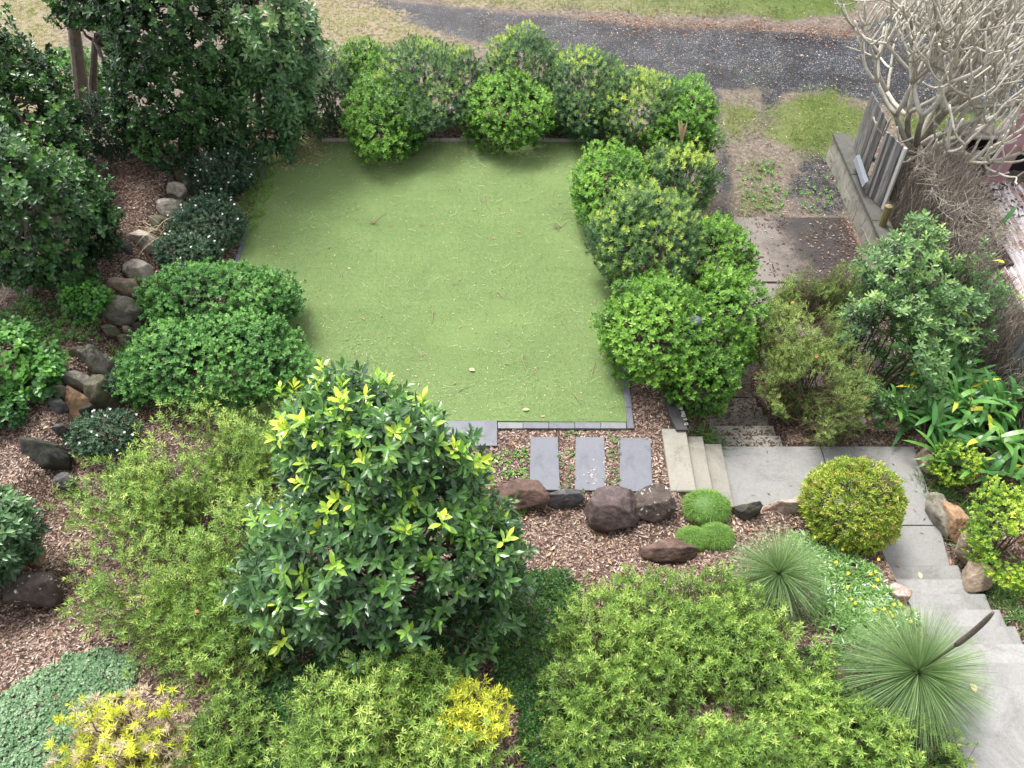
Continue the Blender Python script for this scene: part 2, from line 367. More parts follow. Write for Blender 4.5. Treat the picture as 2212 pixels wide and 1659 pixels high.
# the sky is the world; the artificial lawn
TBL, TBR, TTR, TTL = [at(*p, 0) for p in ((412, 908), (1359, 913), (1277, 303), (594, 300))]
b = Buf(); N = 60
u = np.linspace(0, 1, N); UU, VV = np.meshgrid(u, u)
P = ((TBL[None, None]*(1-UU[..., None])+TBR*UU[..., None])*(1-VV[..., None])+(TTL*(1-UU[..., None])+TTR*UU[..., None])*VV[..., None])
P[..., 2] = .022+.006*noise2(P[..., 0], P[..., 1], .5, 9, 3)
i = np.arange(N-1)[:, None]*N+np.arange(N-1)[None]
b.add(P, np.stack([i, i+1, i+N+1, i+N], -1).reshape(-1, 4))
e = np.concatenate([np.arange(N), np.arange(1, N)*N+N-1, (N-1)*N+np.arange(N-1)[::-1], np.arange(1, N-1)[::-1]*N])
EP = P.reshape(-1, 3)[e]; LO = EP.copy(); LO[:, 2] = -.05; ne = len(e); j = np.arange(ne); j2 = (j+1) % ne
b.add(np.concatenate([EP, LO]), np.stack([j, j+ne, j2+ne, j2], -1))
m, t, bs = new_mat("lawn"); co = objco(t)
mp = t.nodes.new("ShaderNodeMapping"); mp.inputs["Scale"].default_value = (.25, 9, 1); t.links.new(co, mp.inputs[0])
n1 = noise(t, .55, 4, .55, co).outputs[0]; n2 = noise(t, 60, 4, .75, co).outputs[0]; n3 = noise(t, 1.0, 3, .5, mp.outputs[0]).outputs[0]; n4 = noise(t, 170, 2, .6, co).outputs[0]
f = mathn(t, 'ADD', mathn(t, 'MULTIPLY', n1, .16), mathn(t, 'ADD', mathn(t, 'MULTIPLY', n2, .46), mathn(t, 'ADD', mathn(t, 'MULTIPLY', n3, .06), mathn(t, 'MULTIPLY', n4, .32))))
gr = ramp(t, [(.30, (.085, .130, .045)), (.5, (.165, .235, .088)), (.70, (.25, .335, .14))], f).outputs[0]
vsp = voro(t, 1.3, co); dk = ramp(t, [(.52, (0, 0, 0)), (.72, (.7, .7, .7))], noise(t, 1.05, 3, .55, co, .3).outputs[0]).outputs[0]
gr = mixc(t, mathn(t, 'MULTIPLY', dk, .22), gr, (.058, .098, .040))
t.links.new(gr, bs.inputs["Base Color"]); bs.inputs["Roughness"].default_value = .9; bs.inputs["Specular IOR Level"].default_value = .1
bump(t, bs, mathn(t, 'ADD', n2, n4), .6, .012)
lawn = b.build("lawn", m); tag(lawn, kind="structure")

# ------------------------------------------------------------------ concrete path, steps, driveway
M_path = concrete("path_concrete", (.29, .288, .28), (.13, .128, .122), 1.1, .3)
M_stair = concrete("stair_concrete", (.31, .306, .298), (.17, .167, .16), 1.3, .3)
M_step = concrete("step_concrete", (.31, .295, .255), (.18, .165, .135), 1.6, .45)
M_dirty = concrete("dirty_concrete", (.30, .27, .235), (.035, .03, .028), 1.5, .5)
b = Buf(); zp = -.45
prism(b, [(3.04, 5.25), (4.545, 5.25), (4.545, 6.34), (3.04, 6.34)], -.60, zp)
prism(b, [(4.56, 5.05), (5.86, 5.05), (5.93, 6.34), (4.56, 6.34)], -.60, zp+.001)
prism(b, [(4.60, 4.38), (5.78, 4.38), (5.858, 5.035), (4.60, 5.035)], -.60, zp)
path = b.build("path", M_path); tag(path, kind="structure")
b = Buf()
prism(b, [(4.36, 10.55), (6.80, 10.55), (6.80, 12.42), (4.42, 12.42)], -1.35, -1.155)
prism(b, [(4.30, 8.0), (6.80, 8.0), (6.80, 10.50), (4.36, 10.50)], -1.35, -1.157)
m, t, bs = new_mat("driveway_concrete"); co = objco(t)
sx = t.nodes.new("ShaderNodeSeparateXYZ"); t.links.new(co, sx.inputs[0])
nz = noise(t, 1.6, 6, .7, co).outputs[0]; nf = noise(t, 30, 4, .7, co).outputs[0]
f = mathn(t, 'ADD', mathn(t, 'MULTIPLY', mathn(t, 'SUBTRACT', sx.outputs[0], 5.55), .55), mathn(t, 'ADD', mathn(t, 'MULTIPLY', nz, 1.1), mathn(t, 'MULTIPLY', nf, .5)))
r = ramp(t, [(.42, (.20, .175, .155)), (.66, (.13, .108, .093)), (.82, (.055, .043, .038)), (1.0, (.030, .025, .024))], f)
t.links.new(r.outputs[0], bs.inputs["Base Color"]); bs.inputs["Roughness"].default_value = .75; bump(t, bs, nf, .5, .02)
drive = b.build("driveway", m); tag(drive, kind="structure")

# three small steps going down to the path, the top one a thick slab
def step_obj(root, poly, z0, z1, mat): 
    bb = Buf(); prism(bb, poly, z0, z1, bev=.012); return part(bb, "step", mat, root)
t1 = thing("garden_steps", "short flight of three pale concrete steps dropping from the stepping stones to the path", "steps", (2.4, 5.8, 0))
step_obj(t1, [(2.13, 5.30), (2.475, 5.30), (2.475, 6.33), (2.13, 6.33)], -.55, .03, M_step)
step_obj(t1, [(2.478, 5.26), (2.74, 5.26), (2.74, 6.30), (2.478, 6.30)], -.57, -.12, M_step)
step_obj(t1, [(2.743, 5.22), (3.035, 5.22), (3.035, 6.27), (2.743, 6.27)], -.58, -.27, M_step)
t2 = thing("driveway_steps", "dirty leaf strewn concrete steps going down from the path to the driveway", "steps", (3.6, 6.9, -.8))
for k in range(5):
    y0 = 6.345+.29*k; step_obj(t2, [(3.06, y0), (4.06, y0), (4.06, y0+.288), (3.06, y0+.288)], -1.4, -.47-.145*(k+1)+.02, M_step if k < 2 else M_dirty)
t3 = thing("concrete_stairs", "flight of clean pale grey concrete stairs climbing beside the spiky grass plants", "stairs", (5.3, 3.4, 0))
for k in range(7):
    y1 = 4.376-.262*k; y0 = y1-.26; zt = -.28+.155*k
    step_obj(t3, [(4.72, y0), (5.80-.0*k, y0), (5.80, y1), (4.72, y1)], zt-.5, zt, M_stair)
step_obj(t3, [(4.2, 1.72), (6.3, 1.72), (6.3, 2.53), (4.2, 2.53)], .3, .806, M_stair)
b = Buf(); box(b, 4.1, 6.4, 1.685, 1.718, .3, .822, bev=.004)
M_dmetal = tint_mat("dark_metal", [(0, (.05, .045, .045)), (1, (.09, .08, .08))], .45, spec=.5)
tag(b.build("drain_channel", M_dmetal), "dark metal strip across the landing at the top of the stairs", "drain")
b = Buf(); prism(b, [(4.2, .9), (6.4, .9), (6.4, 1.68), (4.2, 1.68)], .3, .80)
tag(b.build("landing", M_path), kind="structure")

# ------------------------------------------------------------------ slate pavers
M_slate = concrete("slate", (.15, .157, .185), (.09, .095, .112), 2.2, .4, .6)
M_slate2 = concrete("slate_light", (.23, .23, .24), (.14, .145, .155), 2.2, .4, .6)
def paver(poly, z0, z1, label, group, mat, cat="paver", name="paver"):
    bb = Buf(); prism(bb, poly, z0, z1, bev=.004); c = np.mean(np.array(poly, float)[:, :2], 0)
    o = bb.build(name, mat, loc=np.array([c[0], c[1], z0])); return tag(o, label, cat, group)
def vquad(x0, y0, x1, y1, z=0.03, g=0.0):
    return [at(*p, z) for p in ((x0+g, y1-g), (x1-g, y1-g), (x1-g, y0+g), (x0+g, y0+g))]
for (q, lb) in (((1145, 944, 1208, 1058), "dark slate stepping stone closest to the big glossy tree"),
                ((1242.5, 944, 1308, 1059), "dark slate stepping stone in the middle of the row"),
                ((1339, 946, 1408, 1061), "dark slate stepping stone next to the pale concrete steps")):
    P4 = [at(q[0]-1, q[3], .03), at(q[2]+2, q[3]+.5, .03), at(q[2]-3, q[1], .03), at(q[0]+1, q[1]-.5, .03)]
    paver(P4, -.03, .03, lb, "slate stepping stones", M_slate, "stepping stone", "stepping_stone")
paver(vquad(960, 909, 1074, 963), -.03, .034, "wide slate slab at the lawn edge half hidden by the glossy tree", None, M_slate)
eds = [1075, 1130, 1185.5, 1241.7, 1298, 1353]
frl = ["edging paver touching the wide slate slab", "second edging paver from the wide slate slab, along the lawn front", "middle edging paver along the lawn front",
       "fourth edging paver from the wide slate slab, along the lawn front", "edging paver along the lawn front closest to its right corner"]
for k in range(5):
    paver([at(eds[k]+.6, 925, .03), at(eds[k+1]-.2, 925.3, .03), at(eds[k+1]-.2, 912.4, .03), at(eds[k]+.6, 911.6, .03)], -.03, .03+.001*(k % 2), frl[k], "slate edging along the lawn", M_slate if k in (1, 2, 3) else M_slate2)
eyy = [925.5, 879.5, 833, 786]; ex = lambda y: 1353+.1*(y-912)
rl = ["corner edging paver at the lawn's front right corner", "edging paver up the lawn's right side, second from the corner", "edging paver disappearing under the bright green hedge"]
for k in range(3):
    y1, y0 = eyy[k]-.5, eyy[k+1]+.2
    paver([at(ex(y1)+1, y1, .03), at(ex(y1)+15.5, y1, .03), at(ex(y0)+14.5, y0, .03), at(ex(y0)+1, y0, .03)], -.03, .031+.001*(k % 2), rl[k], "slate edging along the lawn", M_slate)
bx = [695, 770, 850, 905, 950, 1000, 1050, 1100, 1160, 1190, 1240, 1287]
M_edge = concrete("edge_stone", (.40, .38, .34), (.20, .19, .17), 3, .4)
for k in range(len(bx)-1):
    paver([at(bx[k]+.7, 303.5, .05), at(bx[k+1]-.4, 303.5, .05), at(bx[k+1]-.4, 298, .05), at(bx[k]+.7, 298, .05)], -.03, .05+.002*(k % 3),
          "narrow edging stone along the far end of the lawn under the hedge", "edging stones along the far end of the lawn", M_edge, "edging stone", "edging_stone")
lx = lambda y: 580-.295*(y-350)
for k, (y1, y0) in enumerate(((578, 530), (529, 482), (396, 352))):
    paver([at(lx(y1)-11, y1, .04), at(lx(y1)-1, y1, .04), at(lx(y0)-1, y0, .04), at(lx(y0)-9, y0, .04)], -.03, .04,
          ["dark edging strip on the lawn's left side just above the round clipped shrub", "dark edging strip on the lawn's left side half lost in dry grass", "weathered edging strip on the lawn's left side among weeds near its far corner"][k], "edging strips on the left of the lawn", M_slate)
# rendered dark curved retaining wall beside the hedge
b = Buf(); C0 = [at(u, v, .08) for u, v in ((1432, 838), (1438, 870), (1448, 900), (1462, 928))]; C1 = [at(u, v, .08) for u, v in ((1446, 838), (1459, 870), (1474, 900), (1486, 928))]
C0 = np.array(C0); C1 = np.array(C1); n = len(C0); lo0 = C0.copy(); lo1 = C1.copy(); lo0[:, 2] = -.6; lo1[:, 2] = -.6
V = np.concatenate([C0, C1, lo0, lo1]); Q = []
for k in range(n-1): Q += [(k, n+k, n+k+1, k+1), (n+k, 3*n+k, 3*n+k+1, n+k+1), (k+1, 2*n+k+1, 2*n+k, k)]
Q += [(0, 2*n, 3*n, n), (n-1, 2*n-1, 4*n-1, 3*n-1)]
b.add(V, Q); M_dark = concrete("dark_render", (.075, .075, .072), (.03, .03, .03), 3, .4)
tag(b.build("curved_wall", M_dark), "low dark rendered wall curving between mulch and the hedge", "wall")
rr = np.random.default_rng(3)
for k in range(11):
    u = rr.uniform(1470, 1483); p = at(u, 880+3.1*(u-1470)+rr.uniform(-6, 6), .09); bb = Buf(); L_ = rr.uniform(.02, .035); th = np.linspace(0, 2*np.pi, 9)[:-1]
    V = np.concatenate([np.stack([np.cos(th)*L_, np.sin(th)*L_*.7, 0*th], 1), np.stack([np.cos(th)*L_*.7, np.sin(th)*L_*.5, 0*th+.016], 1)]); j = np.arange(8); j2 = (j+1) % 8
    bb.add(V, np.stack([j, j2, j2+8, j+8], -1), [(8, 8+q, 9+q) for q in range(1, 7)]); o = bb.build("pebble", M_peb if k else None)
    if not k: M_peb = concrete("pebble_white", (.62, .61, .57), (.5, .48, .44), 9, .4); o.data.materials.append(M_peb)
    o.location = tuple(p); tag(o, "small white pebble lying on the low dark curved wall", "pebble", "white pebbles on the dark curved wall")
# ------------------------------------------------------------------ rocks
def ico(sub):
    bm = bmesh.new(); bmesh.ops.create_icosphere(bm, subdivisions=sub, radius=1)
    V = np.array([v.co[:] for v in bm.verts]); T = np.array([[v.index for v in f.verts] for f in bm.faces]); bm.free(); return V, T
ICO_V, ICO_T = ico(5)
def rock_mat(name, stops, rough=.85, nscale=8, lichen=None, moss=None, lt=.62):
    m, t, bs = new_mat(name); co = objco(t)
    oi = t.nodes.new("ShaderNodeObjectInfo")
    vv = t.nodes.new("ShaderNodeVectorMath"); vv.operation = 'ADD'; t.links.new(co, vv.inputs[0])
    cb = t.nodes.new("ShaderNodeCombineXYZ"); t.links.new(mathn(t, 'MULTIPLY', oi.outputs["Random"], 40), cb.inputs[0]); t.links.new(cb.outputs[0], vv.inputs[1]); co = vv.outputs[0]
    a = noise(t, nscale, 7, .72, co, .5).outputs[0]; c = noise(t, nscale*9, 4, .7, co).outputs[0]
    stops = [(p, tuple(min(.8, x*1.3) for x in c)) for p, c in stops]
    k = ramp(t, stops, mathn(t, 'ADD', mathn(t, 'MULTIPLY', a, .75), mathn(t, 'MULTIPLY', c, .25))).outputs[0]
    if moss: k = mixc(t, ramp(t, [(.50, (0, 0, 0)), (.66, (.8, .8, .8))], noise(t, nscale*.7, 5, .7, co, .6).outputs[0]).outputs[0], k, moss)
    if lichen: k = mixc(t, ramp(t, [(lt, (0, 0, 0)), (lt+.05, (1, 1, 1))], noise(t, nscale*1.6, 5, .65, co, .2).outputs[0]).outputs[0], k, lichen)
    t.links.new(k, bs.inputs["Base Color"]); bs.inputs["Roughness"].default_value = rough; bump(t, bs, mathn(t, 'ADD', a, mathn(t, 'MULTIPLY', c, .4)), .7, .04); return m
RM = dict(
    grey=rock_mat("rock_grey", [(.3, (.06, .055, .045)), (.5, (.17, .155, .125)), (.7, (.34, .31, .26))], moss=(.075, .075, .030)),
    pale=rock_mat("rock_pale", [(.3, (.13, .11, .09)), (.48, (.34, .30, .25)), (.7, (.52, .47, .40))], moss=(.10, .10, .045)),
    moss=rock_mat("rock_mossy", [(.3, (.035, .035, .025)), (.5, (.095, .09, .06)), (.7, (.19, .17, .12))], moss=(.08, .085, .02)),
    orange=rock_mat("rock_orange", [(.3, (.10, .06, .035)), (.5, (.27, .16, .09)), (.7, (.38, .27, .18))], moss=(.15, .12, .06)),
    dark=rock_mat("rock_dark", [(.3, (.012, .014, .013)), (.5, (.035, .036, .032)), (.7, (.085, .08, .065))], moss=(.06, .065, .015)),
    brown=rock_mat("rock_brown", [(.3, (.028, .017, .013)), (.5, (.085, .052, .040)), (.7, (.18, .12, .095))]),
    maroon=rock_mat("rock_maroon", [(.3, (.022, .018, .018)), (.5, (.065, .045, .043)), (.62, (.13, .085, .08)), (.75, (.18, .13, .11))], .6),
    lichen=rock_mat("rock_lichen", [(.3, (.022, .018, .016)), (.5, (.06, .045, .038)), (.7, (.13, .10, .08))], lichen=(.55, .57, .52), lt=.60),
    slate=rock_mat("rock_slate", [(.3, (.02, .02, .021)), (.5, (.06, .058, .058)), (.7, (.17, .16, .15))]),
    redpale=rock_mat("rock_redpale", [(.40, (.13, .065, .055)), (.49, (.26, .18, .15)), (.60, (.38, .35, .31))], nscale=2.8),
    tan=rock_mat("rock_tan", [(.3, (.10, .075, .05)), (.5, (.25, .19, .14)), (.7, (.40, .33, .26))]))
def rock(bx, zc, hz, mat, label, seed, planes=15, flat=.72, group=None):
    flat = flat*.86
    """rock whose outline fills pixel box bx, its middle at height zc, half height hz"""
    r = np.random.default_rng(seed+100)
    x0, y0, x1, y1 = bx; c = at((x0+x1)/2, (y0+y1)/2, zc); d, dep = depth_dep(c)
    rx = (x1-x0)/2*d/FPX; a = (y1-y0)/2*d/FPX
    ry = math.sqrt(max(a*a-(hz*math.cos(dep))**2, (a*.55)**2))/math.sin(dep)
    D = norm(r.normal(size=(planes, 3))); D = np.vstack([D, [[0, -.75, .66], [0, .15, 1]]]); D = norm(D); off = r.uniform(flat, .95, len(D))
    dt = ICO_V@D.T; rad = np.min(np.where(dt > .05, off[None]/np.maximum(dt, .05), 9), axis=1); rad = np.minimum(rad, 1.06)
    rad = rad*(1+.05*noise3(ICO_V, .8, seed, 3))+.020*noise3(ICO_V, 2.6, seed+5, 5)
    th = r.uniform(-.2, .2); V = ICO_V*rad[:, None]
    lo, hi = V.min(0), V.max(0); V = (V-(lo+hi)/2)/((hi-lo)/2)
    V = V*np.array([rx, ry, hz])
    V[:, 2] += V[:, 0]*th*.5
    bb = Buf(); bb.add(V+c, T=ICO_T); c2 = c.copy(); c2[2] -= hz
    return tag(bb.build("rock", RM[mat], smooth=True, loc=c2), label, "rock", group)
LW = "rocks of the left garden wall"; ci = 0
for bx, zc, hz, mt, lb, fl in (
    ((388, 318, 432, 358), .30, .25, 'grey', "grey brown rock at the far end of the rock wall under the big leaves", .75),
    ((383, 364, 411, 408), .26, .25, 'moss', "olive brown wedge shaped rock, second from the far end of the wall", .6),
    ((362, 396, 408, 436), .28, .22, 'pale', "pale rock with a flat cream face beside the white flowered shrub", .55),
    ((404, 372, 420, 434), .12, .25, 'grey', "thin grey rock standing on edge against the white flowered shrub", .7),
    ((343, 430, 390, 478), .30, .25, 'pale', "rounded pale grey rock with dry grass beside it", .8),
    ((383, 436, 404, 470), .15, .22, 'grey', "small grey rock squeezed between the rounded pale rock and flowers", .8),
    ((325, 470, 372, 508), .26, .22, 'moss', "mossy olive rock with a white spot in the rock wall", .65),
    ((360, 478, 392, 512), .10, .2, 'orange', "small brownish rock tucked under the mossy olive rock", .7),
    ((280, 502, 352, 550), .28, .25, 'pale', "long pinkish pale rock beside the small grey standing stone", .7),
    ((268, 525, 286, 548), .46, .13, 'slate', "tiny upright bluish grey stone on the mulch", .6),
    ((270, 566, 333, 620), .25, .27, 'pale', "pale rock dappled grey with a grass tuft on top", .75),
    ((234, 606, 306, 652), .26, .25, 'tan', "tan rock with a flat top above the big rounded boulder", .7),
    ((222, 644, 308, 714), .25, .34, 'grey', "biggest rounded grey brown boulder of the left wall", .85),
    ((298, 674, 330, 706), .05, .2, 'moss', "green mossed stone in the gap right of the rounded boulder", .8),
    ((224, 705, 264, 738), .22, .2, 'moss', "flat brown stone just under the rounded boulder", .7),
    ((268, 706, 289, 728), .12, .15, 'tan', "small tan stone wedged under the rounded boulder", .75),
    ((280, 700, 320, 741), .05, .2, 'dark', "dark stone beside the clipped round shrubs", .7),
    ((256, 724, 283, 757), .12, .18, 'moss', "small rounded olive stone above the silver leaved tuft", .85),
    ((142, 749, 202, 790), .36, .2, 'moss', "low brown block behind the tall grey slab", .6),
    ((174, 750, 233, 824), .22, .36, 'grey', "tall grey slab like rock with vertical grooves", .6),
    ((225, 774, 256, 814), .05, .25, 'grey', "small square grey stone right of the tall grey slab", .6),
    ((136, 805, 202, 845), .40, .22, 'grey', "flat topped grey rock scattered with pale chips", .65),
    ((117, 829, 165, 876), .42, .24, 'moss', "olive grey block with a sharp edge next to the mulch", .58),
    ((142, 834, 200, 930), .18, .42, 'orange', "orange brown rock with a crack, brightest of the wall", .62),
    ((194, 820, 264, 908), .05, .48, 'moss', "large dark olive boulder right of the orange rock", .66),
    ((184, 876, 214, 930), .02, .3, 'dark', "narrow dark rock between the orange rock and olive boulder", .7),
    ((112, 862, 153, 912), .30, .25, 'slate', "dark grey stone at the left foot of the orange rock", .65),
    ((114, 922, 153, 954), .20, .22, 'slate', "small grey stone above the big dark mossy boulder", .75),
    ((60, 938, 148, 1036), .25, .45, 'dark', "big dark boulder with yellow green moss near the mulch", .62),
    ((36, 1166, 90, 1228), .50, .25, 'orange', "brown rock half under the shrub at the left edge", .72),
    ((14, 1238, 132, 1312), .48, .28, 'lichen', "dark rock with a white patch on the mulch at the left edge", .75),
    ((116, 1022, 166, 1060), .22, .15, 'slate', "small flat stone in front of the big dark mossy boulder", .75)):
    rock(bx, zc, hz, mt, lb, ci, flat=fl, group=LW if ci < 28 else None); ci += 1
for bx, zc, hz, mt, lb, fl in (
    ((1066, 1038, 1189, 1108), .10, .24, 'brown', "long dark brown rock below the left stepping stone", .7),
    ((1180, 1056, 1262, 1104), .04, .2, 'slate', "dark grey rock between the long brown and the big maroon rock", .6),
    ((1260, 1056, 1391, 1156), .12, .34, 'maroon', "biggest rock of the front bed, dark maroon and rounded", .74),
    ((1360, 1052, 1459, 1132), .08, .28, 'lichen', "dark rock spotted with white lichen right of the maroon rock", .72),
    ((1380, 1160, 1505, 1216), .12, .17, 'brown', "flat reddish brown wedge of rock lying in the pale mulch", .6),
    ((1578, 1085, 1642, 1140), -.02, .28, 'dark', "rounded dark green rock at the corner of the path", .75),
    ((1636, 1083, 1750, 1130), -.08, .30, 'redpale', "long pale rock stained red along the path edge", .8),
    ((1762, 1124, 1804, 1158), .02, .16, 'tan', "small tan rock at the foot of the round yellow shrub", .75),
    ((1898, 1262, 1962, 1324), .14, .28, 'redpale', "pale rock with a rusty stain beside the stairs", .68),
    ((1930, 1318, 1985, 1362), .30, .2, 'tan', "small pale rock half covered by daisies beside the stairs", .75),
    ((1776, 1432, 1850, 1508), .55, .2, 'brown', "dark brown rock with a whitish face by the larger spiky plant", .62),
    ((1984, 962, 2024, 1026), -.34, .2, 'tan', "grey tan rock at the far right corner of the path", .7),
    ((2006, 1060, 2052, 1160), -.36, .18, 'grey', "long grey rock lining the right of the path", .65),
    ((2038, 1086, 2078, 1170), -.30, .22, 'orange', "orange brown rock lining the right of the path", .6),
    ((2060, 1152, 2120, 1220), -.20, .26, 'tan', "chunky tan rock by the foot of the stairs", .72),
    ((2082, 1210, 2138, 1282), -.02, .26, 'tan', "rough brown rock beside the lower stairs", .66)):
    rock(bx, zc, hz, mt, lb, ci, flat=fl); ci += 1

# ------------------------------------------------------------------ neighbour's side: wall, fences, shed
M_block = concrete("block_wall", (.40, .38, .33), (.10, .095, .08), 2.6, .5, moss=(.07, .075, .05))
M_cap = concrete("wall_capping", (.13, .125, .115), (.04, .04, .036), 3, .5, moss=(.06, .065, .04))
rw = thing("retaining_wall", "low grey block retaining wall with a dark mossy top along the driveway", "wall", (7.05, 12.5, -1.2))
for k in range(10):
    y0 = 10.2+.43*k
    for zz in (-1.3, -.97):
        bb = Buf(); e_ = R.uniform(-.006, .006); prism(bb, [(6.93+e_, y0), (7.22, y0), (7.22, y0+.425), (6.93+e_, y0+.425)], zz, zz+.328, bev=.002); part(bb, "block", M_block, rw)
for k in range(3):
    bb = Buf(); y0 = 10.18+1.45*k; prism(bb, [(6.90, y0), (7.24, y0), (7.24, y0+1.44), (6.90, y0+1.44)], -.642, -.58-.004*(k % 2), bev=.012); part(bb, "capping", M_cap, rw)
def wood_mat(name, stops, rough=.8, ax=2):
    m, t, bs = new_mat(name); co = objco(t); mp = t.nodes.new("ShaderNodeMapping"); sc = [26, 26, 26]; sc[ax] = 1.2; mp.inputs["Scale"].default_value = sc; t.links.new(co, mp.inputs[0])
    a = noise(t, 1.0, 6, .7, mp.outputs[0], .3).outputs[0]; f = mathn(t, 'ADD', mathn(t, 'MULTIPLY', a, .75), mathn(t, 'MULTIPLY', attr(t, "tint").outputs["Fac"], .3))
    r = ramp(t, stops, f); t.links.new(r.outputs[0], bs.inputs["Base Color"]); bs.inputs["Roughness"].default_value = rough; bump(t, bs, a, .5, .01); return m
M_pal = wood_mat("grey_paling", [(.3, (.04, .038, .036)), (.5, (.16, .155, .15)), (.72, (.38, .37, .36))])
M_fence = wood_mat("fence_paling", [(.3, (.02, .022, .023)), (.55, (.07, .075, .078)), (.8, (.14, .145, .15))])
M_white = tint_mat("white_paint", [(0, (.45, .44, .42)), (1, (.75, .74, .71))], .6, 6, .8)
def paling_panel(A, B, A2, B2, n, label, trim=False):
    """boards between bottom points A,B and top points A2,B2"""
    A, B, A2, B2 = [np.array(p, float) for p in (A, B, A2, B2)]; off = ((A2-A)+(B2-B))/2; B = A+(B-A)*1.12; A2 = A+off; B2 = B+off; root = thing("paling_screen", label, "fence panel", (A+B)/2)
    nrm = norm(np.cross(B-A, A2-A))
    for k in range(n):
        u0, u1 = k/n+.0015, (k+1)/n-.0015; bb = Buf(); o = nrm*R.uniform(-.006, .006)
        p = [A+(B-A)*u0, A+(B-A)*u1, A2+(B2-A2)*u1, A2+(B2-A2)*u0]; p[2] = p[2]+(p[2]-p[1])*R.uniform(-.02, .02)
        p = [q+o for q in p]; bb.add(p+[q-nrm*.02 for q in p], BOXQ, tint=R.uniform(0, 1)); part(bb, "board", M_pal, root)
    if trim:
        bb = Buf(); d = norm(B-A); p = [B+d*.003, B+d*.07, B2+d*.07, B2+d*.003]; bb.add([q-nrm*.028 for q in p]+[q+nrm*.016 for q in p], BOXQ); part(bb, "edge_trim", M_white, root)
    bb = Buf(); p = [A*.75+A2*.25, B*.75+B2*.25, B*.68+B2*.32, A*.68+A2*.32]; s_ = nrm if nrm[0] > 0 else -nrm
    bb.add([q+s_*.035 for q in p]+[q+s_*.07 for q in p], BOXQ); part(bb, "rail", M_pal, root)
paling_panel(at(1842, 317, -.56), at(1868, 372, -.56), at(1886, 210, .86), at(1908, 240, .9), 7, "weathered grey timber panel leaning behind the block wall, without trim")
paling_panel(at(1869, 416, -.56), at(1900, 446, -.56), at(1909, 272, .85), at(1954, 326, .80), 9, "weathered grey timber panel with a white painted edge", trim=True)
b = Buf(); p = [at(1849, 337, -.3), at(1857, 333, -.3), at(1876, 390, -.3), at(1869, 396, -.3)]; b.add([q+np.array([-.02, 0, -.10]) for q in p]+p, BOXQ)
M_galv = tint_mat("galvanised", [(0, (.16, .18, .21)), (1, (.26, .29, .33))], .4, 5, .6, .6); tag(b.build("metal_offcut", M_galv), "pale grey metal offcut leaning on the timber panels", "metal offcut")
b = Buf(); pz = at(1906, 487, -.58); tube(b, [pz+np.array([0, 0, -.3]), pz+np.array([0, .02, .0]), pz+np.array([-.02, .05, .42])], [.075, .075, .07], 10)
M_post = wood_mat("mossy_post", [(.3, (.08, .07, .025)), (.55, (.22, .19, .08)), (.8, (.34, .30, .17))]); tag(b.build("timber_post", M_post), "short mossy yellowish timber post behind the block wall", "post")

# brushwood fence with dry vines heaped on it
M_brush = tint_mat("brushwood", [(0, (.085, .070, .058)), (.5, (.23, .195, .16)), (1, (.46, .41, .35))], .9)
bf = thing("brushwood_fence", "shaggy grey brown brushwood screen heaped with dry vines", "fence", (7.5, 10.5, -1.2))
b = Buf(); n = 20000; yy = R.uniform(6.2, 12.0, n); dp = R.uniform(0, 1, n)**1.5; top = .55+.25*ss(8.5, 11.4, yy)+.12*noise2(yy, dp, .5, 4)
hz = R.uniform(0, 1, n); xx = 7.33+.45*dp+.25*hz*hz*ss(8.8, 11.6, yy); A = np.stack([xx+R.normal(0, .05, n), yy, -1.1+hz*(top+1.0)], 1)
d = norm(np.stack([R.normal(.12, .25, n), R.normal(0, .35, n), np.ones(n)*.9], 1)); L = R.uniform(.2, .55, n)
Bp = A+d*L[:, None]; Bp[:, 2] = np.minimum(Bp[:, 2], top+.15); sticks(b, A, Bp, .0042, .0025, np.clip(R.normal(.5, .25, n), 0, 1)); part(b, "sticks", M_brush, bf)
b = Buf(); n = 2200; yy = R.uniform(9.6, 12.1, n); xx = R.uniform(7.35, 8.35, n); zt = .62+.2*noise2(xx, yy, .6, 8)-.25*(xx-7.8)**2
A = np.stack([xx, yy, zt+R.normal(0, .06, n)], 1); d = norm(np.stack([R.normal(0, 1, n), R.normal(-.3, 1, n), R.normal(0, .35, n)], 1)); sticks(b, A, A+d*R.uniform(.12, .4, n)[:, None], .0035, .002, np.clip(R.normal(.6, .25, n), 0, 1)); part(b, "dry_vines", M_brush, bf)
b = Buf(); box(b, 7.62, 7.66, 6.2, 12.0, -1.2, .35); box(b, 7.66, 8.25, 9.4, 12.0, .30, .34); part(b, "backing", tint_mat("dark_brush", [(0, (.03, .025, .02)), (1, (.07, .055, .045))], .95, 12, 1), bf)
# tall dark paling fence
fe = thing("paling_fence", "tall dark grey paling fence behind the broad leaved clump at the right edge", "fence", (7.45, 4.5, -.8))
for k in range(58):
    y0 = 1.4+.105*k; bb = Buf(); o = R.uniform(-.008, .008)
    bb.add([(7.36+o, y0, -1.3), (7.385+o, y0, -1.3), (7.385+o, y0+.098, -1.3), (7.36+o, y0+.098, -1.3), (7.36+o, y0, .98), (7.385+o, y0, .98), (7.385+o, y0+.098, 1.0), (7.36+o, y0+.098, 1.0)], BOXQ, tint=R.uniform(0, 1)); part(bb, "paling", M_fence, fe)
bb = Buf(); box(bb, 7.40, 7.45, 1.4, 7.5, .6, .69); box(bb, 7.40, 7.45, 1.4, 7.5, -.6, -.5); part(bb, "rail", M_fence, fe)

